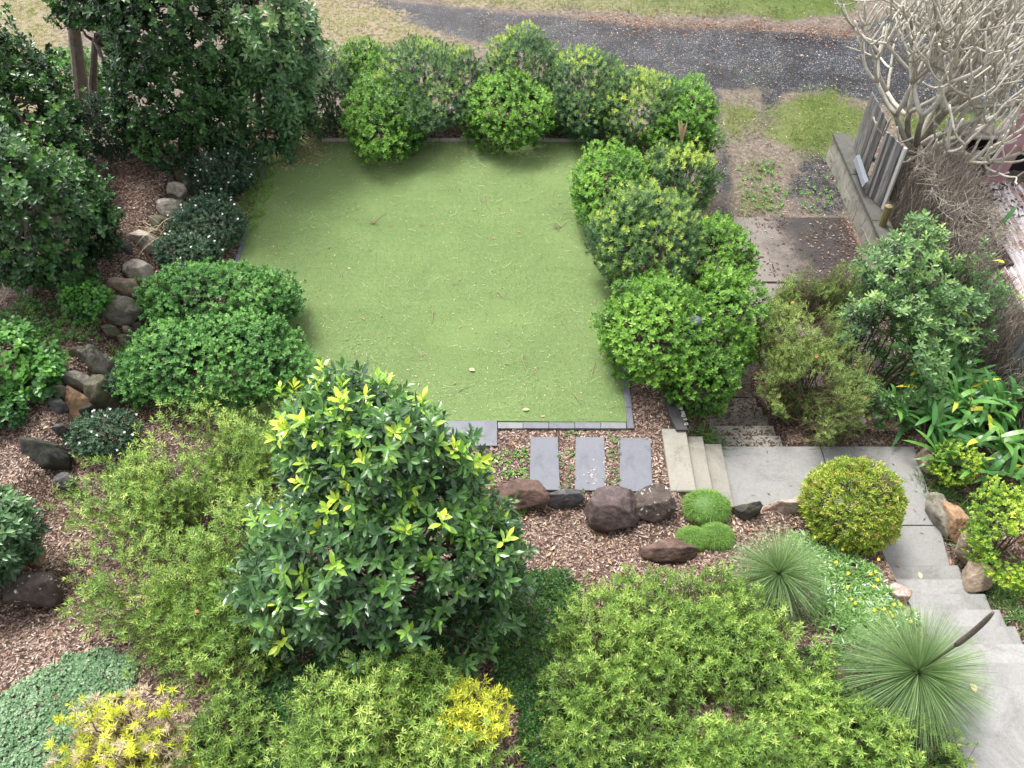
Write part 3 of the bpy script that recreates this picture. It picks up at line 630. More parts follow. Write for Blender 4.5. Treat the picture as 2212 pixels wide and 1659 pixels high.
# corrugated lean-to roof
m, t, bs = new_mat("corrugated_iron"); co = objco(t); mp = t.nodes.new("ShaderNodeMapping"); mp.inputs["Scale"].default_value = (9, .8, 1); t.links.new(co, mp.inputs[0])
a = noise(t, 1.2, 5, .7, mp.outputs[0], .2).outputs[0]; k = ramp(t, [(.36, (.20, .10, .075)), (.46, (.42, .36, .36)), (.58, (.62, .60, .62))], a).outputs[0]
t.links.new(k, bs.inputs["Base Color"]); bs.inputs["Roughness"].default_value = .5; bs.inputs["Metallic"].default_value = .15; M_corr = m
b = Buf(); nxc = 260; xs_ = np.linspace(8.02, 10.3, nxc); ys_ = np.linspace(7.3, 11.56, 6); XX, YY = np.meshgrid(xs_, ys_)
ZZ = .22+.10*(YY-7.3)/4+.032*np.sin(XX/.105*2*np.pi); VV = np.stack([XX-.0*(YY-12.75), YY, ZZ], -1); i = np.arange(5)[:, None]*nxc+np.arange(nxc-1)[None]
b.add(VV, np.stack([i, i+1, i+nxc+1, i+nxc], -1).reshape(-1, 4)); V2 = VV.copy(); V2[..., 2] -= .004; b.add(V2, np.stack([i+nxc, i+nxc+1, i+1, i], -1).reshape(-1, 4))
lt = thing("lean_to", "small lean-to roofed with rusty white corrugated iron by the pink shed", "shelter", (9.4, 10.6, -1.2)); part(b, "roof", M_corr, lt, True)
for px_, py_ in ((8.2, 7.5), (8.2, 11.3), (10.1, 7.5), (10.1, 11.3)):
    bb = Buf(); box(bb, px_-.045, px_+.045, py_-.045, py_+.045, -1.3, .18+.1*(py_-7.3)/4); part(bb, "post", M_pal, lt)
b = Buf(); n = 520; A = np.stack([8.05+R.gamma(1.6, .22, n), 11.5-R.gamma(1.5, .30, n), np.full(n, .362)+R.uniform(0, .05, n)], 1); A[:, 2] += -.10*(11.56-A[:, 1])/4; A = A[(A[:, 0] < 9.9) & (A[:, 1] > 8)]; n = len(A)
d = norm(np.stack([R.normal(size=n), R.normal(size=n), R.normal(0, .25, n)], 1)); kites(b, A, d, norm(R.normal(size=(n, 3))*.5+np.array([0, 0, 1])), R.uniform(.05, .12, n), R.uniform(.025, .05, n), R.uniform(0, 1, n))
M_dead = tint_mat("dead_leaves", [(0, (.03, .02, .016)), (.6, (.10, .065, .05)), (1, (.22, .16, .12))], .9); tag(b.build("dead_leaves", M_dead), "heap of dark dead leaves on the corrugated roof", "dead leaves", kind="stuff")

# pink shed with a white downpipe and a dark doorway
m, t, bs = new_mat("pink_wall"); co = objco(t); a = noise(t, 2.2, 6, .7, co).outputs[0]
t.links.new(ramp(t, [(.3, (.32, .17, .19)), (.5, (.50, .28, .31)), (.7, (.58, .36, .38))], a).outputs[0], bs.inputs["Base Color"]); bs.inputs["Roughness"].default_value = .8; M_pink = m
sh = thing("pink_shed", "pink painted shed wall at the right edge with a dark doorway", "shed", (11, 14, -1.2)); ys = 13.45
bb = Buf(); box(bb, 9.80, 10.34, ys, ys+.15, -1.3, 2.2); part(bb, "wall", M_pink, sh)
bb = Buf(); box(bb, 10.342, 14, ys, ys+.15, .75, 2.2); part(bb, "wall", M_pink, sh)
bb = Buf(); box(bb, 10.342, 14, ys+.6, ys+.7, -1.3, .75); part(bb, "doorway", tint_mat("dark_inside", [(0, (.012, .012, .016)), (1, (.02, .02, .025))], .9), sh)
bb = Buf(); bb.add([(9.7, ys-.3, 2.21), (14.2, ys-.3, 2.21), (14.2, ys+1.0, 2.3), (9.7, ys+1.0, 2.3), (9.7, ys-.3, 2.25), (14.2, ys-.3, 2.25), (14.2, ys+1.0, 2.34), (9.7, ys+1.0, 2.34)], BOXQ); part(bb, "roof", M_corr, sh)
bb = Buf(); tube(bb, [(9.74, ys-.08, -1.2), (9.74, ys-.08, .3), (9.74, ys-.08, 2.15)], .055, 12); o = part(bb, "downpipe", M_white, sh, True)
for zz in (-.5, .6, 1.6):
    b2 = Buf(); tube(b2, [(9.74, ys-.08, zz), (9.74, ys-.08, zz+.05)], .062, 12); q = b2.build("bracket", M_galv, o)
    q.matrix_parent_inverse.identity(); q.location = (-11, -14, 1.2)
# shelf with tins
sf = thing("shelf_unit", "old grey wooden shelf unit beside the white downpipe", "shelf", (9.2, 13.2, -1.2)); M_old = wood_mat("old_wood", [(.3, (.06, .05, .045)), (.55, (.19, .165, .145)), (.8, (.33, .29, .26))], ax=0)
for zz in (-.75, -.25, .30):
    bb = Buf(); box(bb, 8.84, 9.50, 12.95, 13.4, zz, zz+.03); part(bb, "shelf", M_old, sf)
for xx in (8.81, 9.50):
    bb = Buf(); box(bb, xx, xx+.028, 12.95, 13.4, -1.2, .30); part(bb, "side_panel", M_old, sf)
bb = Buf(); box(bb, 8.84, 9.5, 13.37, 13.395, -.71, .28); part(bb, "back_panel", tint_mat("dark_back", [(0, (.02, .018, .017)), (1, (.03, .028, .026))], .9), sf)
pt = thing("paint_tin", "blue and white tin standing on the old shelf", "tin", (9.18, 13.02, -.22))
bb = Buf(); tube(bb, [(9.18, 13.02, -.219), (9.18, 13.02, -.03)], .07, 18); part(bb, "can", tint_mat("tin_blue", [(0, (.05, .16, .34)), (.5, (.08, .25, .45)), (1, (.5, .55, .6))], .4, 14, 1.6, .5), pt)
bb = Buf(); tube(bb, [(9.18, 13.02, -.03), (9.18, 13.02, -.012)], .072, 18); part(bb, "lid", M_white, pt)
b = Buf(); tube(b, [(9.36, 13.04, -.219), (9.36, 13.04, -.10), (9.36, 13.04, -.08)], [.045, .045, .03], 14); tag(b.build("glass_jar", tint_mat("jar", [(0, (.12, .16, .10)), (1, (.3, .33, .25))], .15, 9, 1, .6)), "small greenish jar beside the blue tin", "jar")

# bollard light and twin spotlights
bl = thing("bollard_light", "grey bollard light poking out of the bright green hedge", "lamp", at(1503, 735, 0)); c = at(1503, 690, 1.02)
bb = Buf(); tube(bb, [(c[0], c[1], -.2), (c[0], c[1], .90)], .055, 14); part(bb, "post", M_dmetal, bl, True)
bb = Buf(); tube(bb, [(c[0], c[1], .90), (c[0], c[1], .93), (c[0], c[1], 1.02)], [.06, .085, .085], 18); part(bb, "cap", tint_mat("cap_grey", [(0, (.10, .11, .13)), (1, (.14, .15, .17))], .45), bl, True)
M_brz = tint_mat("bronze", [(0, (.20, .165, .165)), (1, (.30, .26, .26))], .4, spec=.6); M_lens = tint_mat("lens", [(0, (.05, .05, .05)), (1, (.08, .08, .08))], .1)
def twin_spot(basep, topp, h1, h2, label):
    basep, topp = np.array(basep), np.array(topp); r_ = thing("garden_spotlight", label, "spotlight", basep)
    bb = Buf(); tube(bb, [basep-np.array([0, 0, .1]), (basep+topp)/2, topp], .018, 8); part(bb, "stake", M_dmetal, r_, True)
    for (p, d) in (h1, h2):
        p = np.array(p); d = norm(np.array(d, float)); bb = Buf(); tube(bb, [p, p+d*.02, p+d*.15, p+d*.16], [.034, .04, .04, .036], 16); hd = part(bb, "lamp_head", M_brz, r_, True)
        b2 = Buf(); tube(b2, [p+d*.160, p+d*.164], .031, 14); q = b2.build("lens", M_lens, hd); q.location = -np.array(r_.location)
    bb = Buf(); tube(bb, [h1[0], topp, h2[0]], .014, 8); part(bb, "bracket", M_dmetal, r_, True)
zt = -.05; tp = at(1850, 900, zt); twin_spot(at(1816, 940, -.52), tp, (at(1842, 898, zt+.02), (-1, -1.1, -.2)), (at(1851, 896, zt+.02), (.75, -1.1, -.2)), "bronze twin spotlight on a stake in dark mulch behind the path")
zt = .38; tp = at(1837, 1138, zt); twin_spot(at(1812, 1175, .0), tp, (at(1836, 1134, zt+.02), (-1, .45, .1)), (at(1837, 1141, zt+.02), (-.9, -.75, -.1)), "bronze twin spotlight in front of the round yellow shrub")
# ------------------------------------------------------------------ plants
M_stem = tint_mat("stem_bark", [(0, (.045, .030, .022)), (.6, (.13, .09, .065)), (1, (.24, .18, .13))], .85, 8, .6)
M_trunk = tint_mat("trunk_bark", [(0, (.07, .055, .045)), (.5, (.19, .155, .13)), (1, (.33, .29, .25))], .85, 9, 1.1)
LM = dict(
    bright=leaf_mat("leaf_bright", [(0, (.020, .050, .010)), (.4, (.070, .165, .024)), (.75, (.165, .31, .048)), (1, (.27, .42, .085))], .42),
    bright2=leaf_mat("leaf_clipped", [(0, (.018, .052, .016)), (.4, (.058, .155, .038)), (.75, (.125, .27, .068)), (1, (.22, .39, .11))], .40),
    tips=leaf_mat("leaf_tipped", [(0, (.020, .046, .022)), (.42, (.056, .115, .048)), (.66, (.11, .20, .062)), (.80, (.25, .35, .07)), (1, (.43, .48, .10))], .42),
    darkgreen=leaf_mat("leaf_dark", [(0, (.010, .027, .009)), (.5, (.034, .088, .024)), (.85, (.085, .185, .040)), (1, (.18, .30, .065))], .30, .2, .6),
    big=leaf_mat("leaf_whorl", [(0, (.018, .045, .018)), (.5, (.060, .130, .048)), (.85, (.135, .24, .090)), (1, (.28, .38, .15))], .30, .2, .6),
    white=leaf_mat("leaf_smalldark", [(0, (.016, .036, .020)), (.5, (.046, .098, .052)), (1, (.12, .19, .105))], .34, .2),
    glossy=leaf_mat("leaf_glossy", [(0, (.016, .042, .017)), (.45, (.055, .122, .042)), (.70, (.11, .23, .050)), (.86, (.25, .42, .055)), (1, (.47, .54, .07))], .24, .22, .65),
    brush=leaf_mat("leaf_bottlebrush", [(0, (.032, .064, .013)), (.4, (.104, .192, .033)), (.75, (.22, .335, .062)), (1, (.40, .48, .13))], .5),
    brushy=leaf_mat("leaf_yellow", [(0, (.12, .16, .02)), (.4, (.34, .38, .03)), (.75, (.52, .53, .045)), (1, (.66, .63, .09))], .5),
    straw=leaf_mat("leaf_straw", [(0, (.16, .13, .07)), (.5, (.38, .31, .20)), (1, (.55, .46, .33))], .6),
    grev=leaf_mat("leaf_needle", [(0, (.050, .085, .020)), (.5, (.15, .235, .050)), (1, (.31, .40, .11))], .55),
    shrubR=leaf_mat("leaf_right", [(0, (.028, .062, .024)), (.5, (.095, .180, .060)), (.85, (.18, .29, .085)), (1, (.31, .40, .11))], .34),
    ginger=leaf_mat("leaf_ginger", [(0, (.016, .06, .018)), (.45, (.050, .15, .036)), (.8, (.12, .26, .05)), (.93, (.26, .35, .045)), (1, (.60, .48, .05))], .32, .25, .55),
    ball=leaf_mat("leaf_ball", [(0, (.045, .06, .012)), (.35, (.12, .18, .028)), (.7, (.27, .35, .045)), (.9, (.42, .46, .085)), (1, (.36, .24, .10))], .45),
    duranta=leaf_mat("leaf_golden", [(0, (.035, .075, .012)), (.4, (.11, .21, .025)), (.75, (.30, .40, .04)), (1, (.50, .52, .09))], .4),
    grasstree=leaf_mat("leaf_grasstree", [(0, (.045, .088, .034)), (.5, (.115, .195, .072)), (1, (.26, .34, .15))], .5, .2),
    mound=leaf_mat("leaf_mound", [(0, (.045, .105, .020)), (.5, (.12, .23, .040)), (1, (.23, .33, .075))], .6),
    strap=leaf_mat("leaf_strap", [(0, (.018, .05, .014)), (.5, (.055, .13, .028)), (.85, (.14, .24, .055)), (1, (.30, .36, .12))], .4),
    silver=leaf_mat("leaf_silver", [(0, (.045, .11, .028)), (.45, (.125, .235, .055)), (.7, (.24, .35, .13)), (1, (.55, .62, .58))], .5),
    herb=leaf_mat("leaf_herb", [(0, (.018, .065, .014)), (.5, (.065, .19, .028)), (1, (.17, .34, .05))], .4),
    cover=leaf_mat("leaf_cover", [(0, (.050, .115, .045)), (.5, (.13, .225, .11)), (1, (.32, .40, .27))], .38),
    dcover=leaf_mat("leaf_jasmine", [(0, (.010, .034, .010)), (.5, (.036, .10, .022)), (1, (.11, .21, .04))], .34),
    mead=leaf_mat("grass_blades", [(0, (.060, .115, .022)), (.45, (.14, .21, .042)), (.75, (.29, .29, .10)), (1, (.42, .36, .20))], .7))
M_flw = tint_mat("white_petal", [(0, (.75, .75, .72)), (1, (.85, .85, .83))], .6)
M_fly = tint_mat("yellow_petal", [(0, (.78, .52, .01)), (1, (.85, .66, .03))], .5)
M_flo = tint_mat("orange_petal", [(0, (.62, .22, .10)), (1, (.72, .40, .22))], .6)

#            L     W     n  lo  hi spacing shape  axis-up
SPEC = dict(
    bright=(.066, .036, 9, 15, 85, .082, 'k', .7), bright2=(.054, .036, 9, 20, 85, .068, 'k', .6), tips=(.072, .021, 14, 8, 78, .090, 'k', .95),
    darkgreen=(.105, .062, 8, 20, 88, .130, 'o', .7), big=(.185, .062, 9, 35, 92, .170, 'o', .8), white=(.046, .022, 8, 15, 85, .056, 'k', .6),
    shrubR=(.100, .038, 9, 20, 85, .115, 'o', .8), duranta=(.040, .024, 7, 20, 85, .055, 'k', .7), ball=(.065, .018, 8, 10, 70, .050, 'k', .5), herb=(.12, .075, 6, 45, 92, .13, 'o', 1.2))
def fit(bx, z0, h, lo=.45, hi=1.6):
    x0, y0, x1, y1 = bx; c = at((x0+x1)/2, (y0+y1)/2, z0+h/2); d, dep = depth_dep(c)
    rx = (x1-x0)/2*d/FPX; a = (y1-y0)/2*d/FPX; rz = h/2
    ry = math.sqrt(max(a*a-(rz*math.cos(dep))**2, (.4*a)**2))/math.sin(dep)
    return c, np.array([rx, float(np.clip(ry, rx*lo, rx*hi)), rz])
def lumps(D, n, amp, r):
    L = norm(r.normal(size=(n, 3))); g = D@L.T; k = 1.2*math.sqrt(n)
    return 1+amp*(np.exp((np.max(g, 1)-1)*k*k*.5)-.6)
def shell(c, rad, spacing, r, amp=.16, nl=26, bottom=-.75, layers=(1, .6, .4), rough=.065):
    """cluster points and axes on a lumpy ellipsoid"""
    area = 4*math.pi*((rad[0]*rad[1])**1.6+(rad[0]*rad[2])**1.6+(rad[1]*rad[2])**1.6)**(1/1.6)/3**(1/1.6)
    Ps, Ns, Ds = [], [], []
    sd_ = r.integers(1e6)
    for li, w in enumerate(layers):
        n = int(area/spacing**2*w); D = norm(r.normal(size=(n, 3))); D = D[D[:, 2] > bottom]
        f = lumps(D, nl, amp, np.random.default_rng(sd_))*(1+.10*noise3(D, .55, sd_ % 9999, 2))
        f = 1.05*f*(1-.13*li+r.normal(0, rough, len(D)))
        Ps.append(c+D*rad*f[:, None]); Ns.append(norm(D/rad)); Ds.append(np.full(len(D), li))
    return np.concatenate(Ps), np.concatenate(Ns), np.concatenate(Ds)
def emit_leaves(bb, P, A, spec, tint, r, scale=1.0, tipset=None):
    L, Wd, n, lo, hi, sp, shp, up = spec
    PP, d, nn, idx = rosettes(P, A, n, lo, hi, back=L*.9)
    m = len(PP); k = np.tile(np.arange(n), len(P)); inner = 1-k/n
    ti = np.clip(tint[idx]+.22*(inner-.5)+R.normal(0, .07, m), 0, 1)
    Ls = L*scale*R.uniform(.7, 1.15, m)*(1-.25*inner); Ws = Wd*scale*R.uniform(.8, 1.15, m)*(1-.2*inner)
    (kites if shp == 'k' else ovals)(bb, PP, d, nn, Ls, Ws, ti)
def limbs(bb, base, targets, r, r0=.03, r1=.006, sides=5, tint=.5):
    for p in targets:
        p = np.array(p); m1 = base+(p-base)*.35+np.array([0, 0, .12*np.linalg.norm(p-base)])*r.uniform(.2, 1)+r.normal(0, .05, 3); m2 = base+(p-base)*.7+r.normal(0, .06, 3)
        tube(bb, [base+r.normal(0, .02, 3), m1, m2, p], [r0, r0*.7, (r0+r1)*.4, r1], sides, tint)
def shrub(name, label, cat, group, lobes, sp, mean=.5, sd=.16, amp=.16, nl=26, scale=1.0, layers=(1, .6, .35), seed=0, top=0.25, flowers=0, hole=None, bottom=-.75, z0=None, mat=None, nlimb=14, spmul=1.0):
    """lobes: list of (pixel box, ground z, height); clusters of leaves on lumpy lobes with stems inside"""
    r = np.random.default_rng(seed+500); E = [fit(bx, z, h) for bx, z, h in lobes]; spec = SPEC[sp]
    gz = lobes[0][1]; bc = E[0][0]; base = np.array([bc[0], bc[1], gz]); root = thing(name, label, cat, base, group)
    Ps, Ns, Ls = [], [], []
    for i, (c, rad) in enumerate(E):
        P, Nn, li = shell(c, rad, spec[5]*scale*spmul, r, amp, nl, bottom, layers)
        keep = np.ones(len(P), bool)
        for j, (c2, r2) in enumerate(E):
            if j != i: keep &= (np.linalg.norm((P-c2)/r2, axis=1) > .82)
        keep &= P[:, 2] > terrain(P[:, 0], P[:, 1])+.03
        Ps.append(P[keep]); Ns.append(Nn[keep]); Ls.append(li[keep])
    P, Nn, li = map(np.concatenate, (Ps, Ns, Ls))
    if hole is not None: k_ = hole(P); P, Nn, li = P[k_], Nn[k_], li[k_]
    A = norm(Nn*.75+np.array([0, 0, spec[7]])+r.normal(0, .28, P.shape))
    patch = noise3(P, .9, seed+3, 3)
    ti = mean+sd*r.normal(size=len(P))*.7+sd*patch*1.2+top*(Nn[:, 2]-.35)*.6-.17*li  # inner layers darker: older leaves, plus gap shade put into the tint
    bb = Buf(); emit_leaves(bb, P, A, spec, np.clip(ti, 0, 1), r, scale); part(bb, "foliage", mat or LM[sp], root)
    bs_ = Buf(); sel = r.choice(len(P), min(nlimb, len(P)), replace=False)
    for i in sel: limbs(bs_, np.array([base[0]+.25*(P[i, 0]-base[0]), base[1]+.25*(P[i, 1]-base[1]), tz(base[0], base[1])-.05]), [P[i]*.93+base*.07], r, .016, .005)
    part(bs_, "stems", M_stem, root)
    if flowers:
        top_ = np.where((li == 0) & (Nn[:, 2] > .1))[0]; cs = r.choice(top_, flowers, replace=False)
        for ctr in cs:
            bf_ = Buf(); k = 1; PP = P[ctr]+Nn[ctr]*.035+r.normal(0, .01, (k, 3)); AA = norm(np.tile([[0, -.3, 1.0]], (k, 1))+r.normal(0, .4, (k, 3)))
            p, d, nn, _ = rosettes(PP, AA, 5, 70, 80); kites(bf_, p, d, nn, .022, .018, .5)
            part(bf_, "flower", M_flw, root)
    return root, P, Nn

HB = "hedge shrubs around the far end and right side of the lawn"
def hs_(label, bx, h, sp, z=0.0, seed=0, more=(), **k):
    shrub("hedge_shrub", label, "shrub", HB, [(bx, z, h)]+list(more), sp, seed=seed, **k)
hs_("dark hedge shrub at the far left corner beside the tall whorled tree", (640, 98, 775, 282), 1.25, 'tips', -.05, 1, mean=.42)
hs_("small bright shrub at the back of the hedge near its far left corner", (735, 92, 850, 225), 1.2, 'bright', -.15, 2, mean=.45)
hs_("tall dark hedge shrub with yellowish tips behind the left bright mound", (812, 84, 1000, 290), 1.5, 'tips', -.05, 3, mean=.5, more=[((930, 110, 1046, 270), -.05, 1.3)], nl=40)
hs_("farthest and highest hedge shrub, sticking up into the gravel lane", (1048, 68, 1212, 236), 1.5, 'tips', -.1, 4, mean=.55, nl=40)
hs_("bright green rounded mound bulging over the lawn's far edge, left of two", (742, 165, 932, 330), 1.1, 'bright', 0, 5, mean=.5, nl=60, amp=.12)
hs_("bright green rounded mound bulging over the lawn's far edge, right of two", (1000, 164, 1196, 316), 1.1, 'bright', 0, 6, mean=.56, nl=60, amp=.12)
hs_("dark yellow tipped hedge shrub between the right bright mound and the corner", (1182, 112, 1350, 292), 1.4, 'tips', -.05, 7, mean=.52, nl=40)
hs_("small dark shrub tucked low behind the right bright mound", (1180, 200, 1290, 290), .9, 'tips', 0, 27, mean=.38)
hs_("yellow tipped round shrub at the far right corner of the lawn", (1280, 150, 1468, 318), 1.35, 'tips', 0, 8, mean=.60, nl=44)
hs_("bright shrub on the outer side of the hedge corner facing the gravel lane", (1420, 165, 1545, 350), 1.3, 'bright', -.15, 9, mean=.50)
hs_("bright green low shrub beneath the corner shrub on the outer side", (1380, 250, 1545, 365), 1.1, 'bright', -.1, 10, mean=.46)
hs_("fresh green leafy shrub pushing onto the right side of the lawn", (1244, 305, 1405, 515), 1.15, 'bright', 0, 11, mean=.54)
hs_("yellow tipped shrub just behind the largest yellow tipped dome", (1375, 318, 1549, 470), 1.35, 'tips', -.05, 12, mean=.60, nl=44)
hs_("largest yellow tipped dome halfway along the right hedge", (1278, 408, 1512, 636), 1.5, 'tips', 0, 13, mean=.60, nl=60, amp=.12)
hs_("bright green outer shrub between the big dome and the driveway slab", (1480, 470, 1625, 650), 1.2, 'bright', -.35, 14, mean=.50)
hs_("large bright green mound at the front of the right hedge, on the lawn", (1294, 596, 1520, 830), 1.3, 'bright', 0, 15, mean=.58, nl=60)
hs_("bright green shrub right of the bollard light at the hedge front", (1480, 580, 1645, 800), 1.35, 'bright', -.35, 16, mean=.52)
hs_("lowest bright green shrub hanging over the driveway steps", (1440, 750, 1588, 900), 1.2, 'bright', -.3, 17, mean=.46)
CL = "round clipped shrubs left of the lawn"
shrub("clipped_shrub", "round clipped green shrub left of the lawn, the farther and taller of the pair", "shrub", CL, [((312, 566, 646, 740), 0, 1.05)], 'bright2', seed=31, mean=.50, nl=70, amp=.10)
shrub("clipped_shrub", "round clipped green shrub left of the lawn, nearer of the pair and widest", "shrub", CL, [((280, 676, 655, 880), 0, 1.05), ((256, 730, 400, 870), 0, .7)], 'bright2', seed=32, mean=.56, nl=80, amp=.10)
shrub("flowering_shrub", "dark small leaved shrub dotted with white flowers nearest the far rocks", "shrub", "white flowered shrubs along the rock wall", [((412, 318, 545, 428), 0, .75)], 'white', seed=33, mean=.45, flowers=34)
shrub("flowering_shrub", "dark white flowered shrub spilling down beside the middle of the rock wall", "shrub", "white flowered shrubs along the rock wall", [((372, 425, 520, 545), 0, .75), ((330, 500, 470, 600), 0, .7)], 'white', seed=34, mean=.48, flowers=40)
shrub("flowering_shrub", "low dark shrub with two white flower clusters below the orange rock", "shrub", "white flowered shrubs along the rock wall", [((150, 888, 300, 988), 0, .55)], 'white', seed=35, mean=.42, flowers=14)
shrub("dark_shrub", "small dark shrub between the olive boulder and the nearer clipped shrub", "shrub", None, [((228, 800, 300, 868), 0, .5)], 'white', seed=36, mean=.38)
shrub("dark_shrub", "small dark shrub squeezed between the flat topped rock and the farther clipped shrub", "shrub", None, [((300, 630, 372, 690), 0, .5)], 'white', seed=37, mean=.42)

# trees at the upper left
def tree(name, label, lobes, sp, seed, trunks, mean=.45, nl=46, amp=.3, scale=1.0, spmul=1.0, hole=None, sd=.18, top=.4, layers=(1, .55, .45)):
    r = np.random.default_rng(seed+900); root = thing(name, label, "tree", trunks[0][0][0], None); E = [fit(bx, z, h, .5, 1.3) for bx, z, h in lobes]; spec = SPEC[sp]
    Ps, Ns, Ls = [], [], []
    for i, (c, rad) in enumerate(E):
        P, Nn, li = shell(c, rad, spec[5]*scale*spmul, r, amp, nl, -.85, layers, .06); keep = np.ones(len(P), bool)
        for j, (c2, r2) in enumerate(E):
            if j != i: keep &= (np.linalg.norm((P-c2)/r2, axis=1) > .75)
        keep &= P[:, 2] > terrain(P[:, 0], P[:, 1])+.1
        keep &= noise3(P, .55, seed+60, 3) > -.52
        Ps.append(P[keep]); Ns.append(Nn[keep]); Ls.append(li[keep])
    P, Nn, li = map(np.concatenate, (Ps, Ns, Ls))
    if hole is not None: k_ = hole(P); P, Nn, li = P[k_], Nn[k_], li[k_]
    A = norm(Nn*.7+np.array([0, 0, spec[7]])+r.normal(0, .33, P.shape)); ti = mean+sd*r.normal(size=len(P))*.8+sd*noise3(P, .6, seed+3, 3)+top*(Nn[:, 2]-.3)*.5-.14*li  # inner leaves older and darker; gap shade and top sun put into tint
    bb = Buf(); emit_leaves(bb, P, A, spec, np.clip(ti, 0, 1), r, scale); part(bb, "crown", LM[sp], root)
    bt = Buf()
    for pts, rd in trunks: tube(bt, pts, rd, 10, R.uniform(.4, .6))
    tops = [np.array(p[0][-1]) for p in trunks]; sel = r.choice(len(P), 46, replace=False)
    for i in sel:
        tp = tops[int(np.argmin([np.linalg.norm(P[i]-q) for q in tops]))]; limbs(bt, tp, [P[i]*.95+tp*.05], r, .035, .007)
    part(bt, "trunk", M_trunk, root); return root
def pxu(P):
    zc = P[:, 1]*math.cos(PITCH)-(P[:, 2]-H)*math.sin(PITCH); return 1106+FPX*P[:, 0]/zc
def pxv(P):
    zc = P[:, 1]*math.cos(PITCH)-(P[:, 2]-H)*math.sin(PITCH); return 829.5-FPX*(P[:, 1]*math.sin(PITCH)+(P[:, 2]-H)*math.cos(PITCH))/zc
def trunk_to(u, v, z0, top, r0=.1, r1=.05):
    p0 = at(u, v, z0); p0[2] = tz(p0[0], p0[1])-.1; top = np.array(top); m1 = p0*.65+top*.35+np.array([.06, 0, .05]); return ([p0, m1, top], [r0, r0*.8, r1])
tree("garden_tree", "dark round leaved tree with a bare brown trunk at the top left, tallest there", [((210, -120, 480, 130), 1.6, 3.2), ((225, 60, 480, 330), .4, 2.7), ((95, -160, 330, 62), 2.2, 2.2)], 'darkgreen', 1,
     [([at(184, 268, .3), at(172, 160, 1.3), at(163, 90, 1.9), at(152, -10, 2.9)], [.15, .125, .11, .08]), ([at(212, 300, .3), at(200, 180, 1.3), at(205, 90, 2.2)], [.09, .075, .05])], mean=.46,
     hole=lambda P: ~((pxu(P) < 225) & (pxv(P) > 62)))
tree("garden_tree", "dark glossy round leaved tree filling the left edge, far one of two", [((-120, 70, 140, 380), .4, 2.9), ((-90, 170, 180, 430), .4, 2.3)], 'darkgreen', 2, [trunk_to(20, 400, .45, at(20, 240, 1.6))], mean=.48)
tree("garden_tree", "dark glossy round leaved tree filling the left edge, near one of two", [((-140, 290, 195, 640), .5, 2.7), ((50, 330, 222, 600), .4, 2.0)], 'darkgreen', 3, [trunk_to(60, 640, .45, at(60, 480, 1.6))], mean=.44, layers=(1.1, .7, .5))
tree("whorled_tree", "tree with long pale edged leaves in whorls at the far left corner of the lawn", [((488, -60, 690, 200), .8, 2.9), ((470, 130, 665, 345), 0, 2.0), ((400, 200, 560, 330), .1, 1.5)], 'big', 4,
     [([at(560, 285, 0), at(556, 160, 1.4), at(548, 30, 2.6)], [.07, .05, .03]), ([at(580, 285, 0), at(600, 120, 1.6), at(610, 0, 2.9)], [.06, .045, .025])], mean=.62, nl=30)
shrub("undergrowth_shrub", "greyish small leaved shrub under the trees by the bare trunks", "shrub", None, [((150, 215, 300, 345), .4, 1.2)], 'white', seed=41, mean=.45, scale=1.3)
shrub("meadow_bush", "light green bush behind the bare trunks", "shrub", None, [((90, 110, 240, 240), -.1, 1.3)], 'bright2', seed=44, mean=.62, scale=1.7, spmul=1.1)
shrub("herb_plant", "broad leaved bright green plant on the mulch at the left edge", "plant", None, [((-60, 690, 70, 860), .5, .8), ((30, 745, 128, 858), .5, .5)], 'herb', seed=45, mean=.38)
shrub("herb_plant", "darker broad leaved plant low at the left edge", "plant", None, [((-60, 845, 45, 925), .5, .45)], 'herb', seed=46, mean=.28, scale=.8)
shrub("edge_shrub", "dark leaved shrub poking in at the left edge over the mulch", "shrub", None, [((-140, 1050, 62, 1260), .55, 1.1)], 'big', seed=47, mean=.42, scale=.75)
shrub("herb_plant", "broad leaved plant under the near dark tree beside the tan rock", "plant", None, [((130, 600, 232, 680), .5, .5)], 'herb', seed=48, mean=.32, scale=.75)

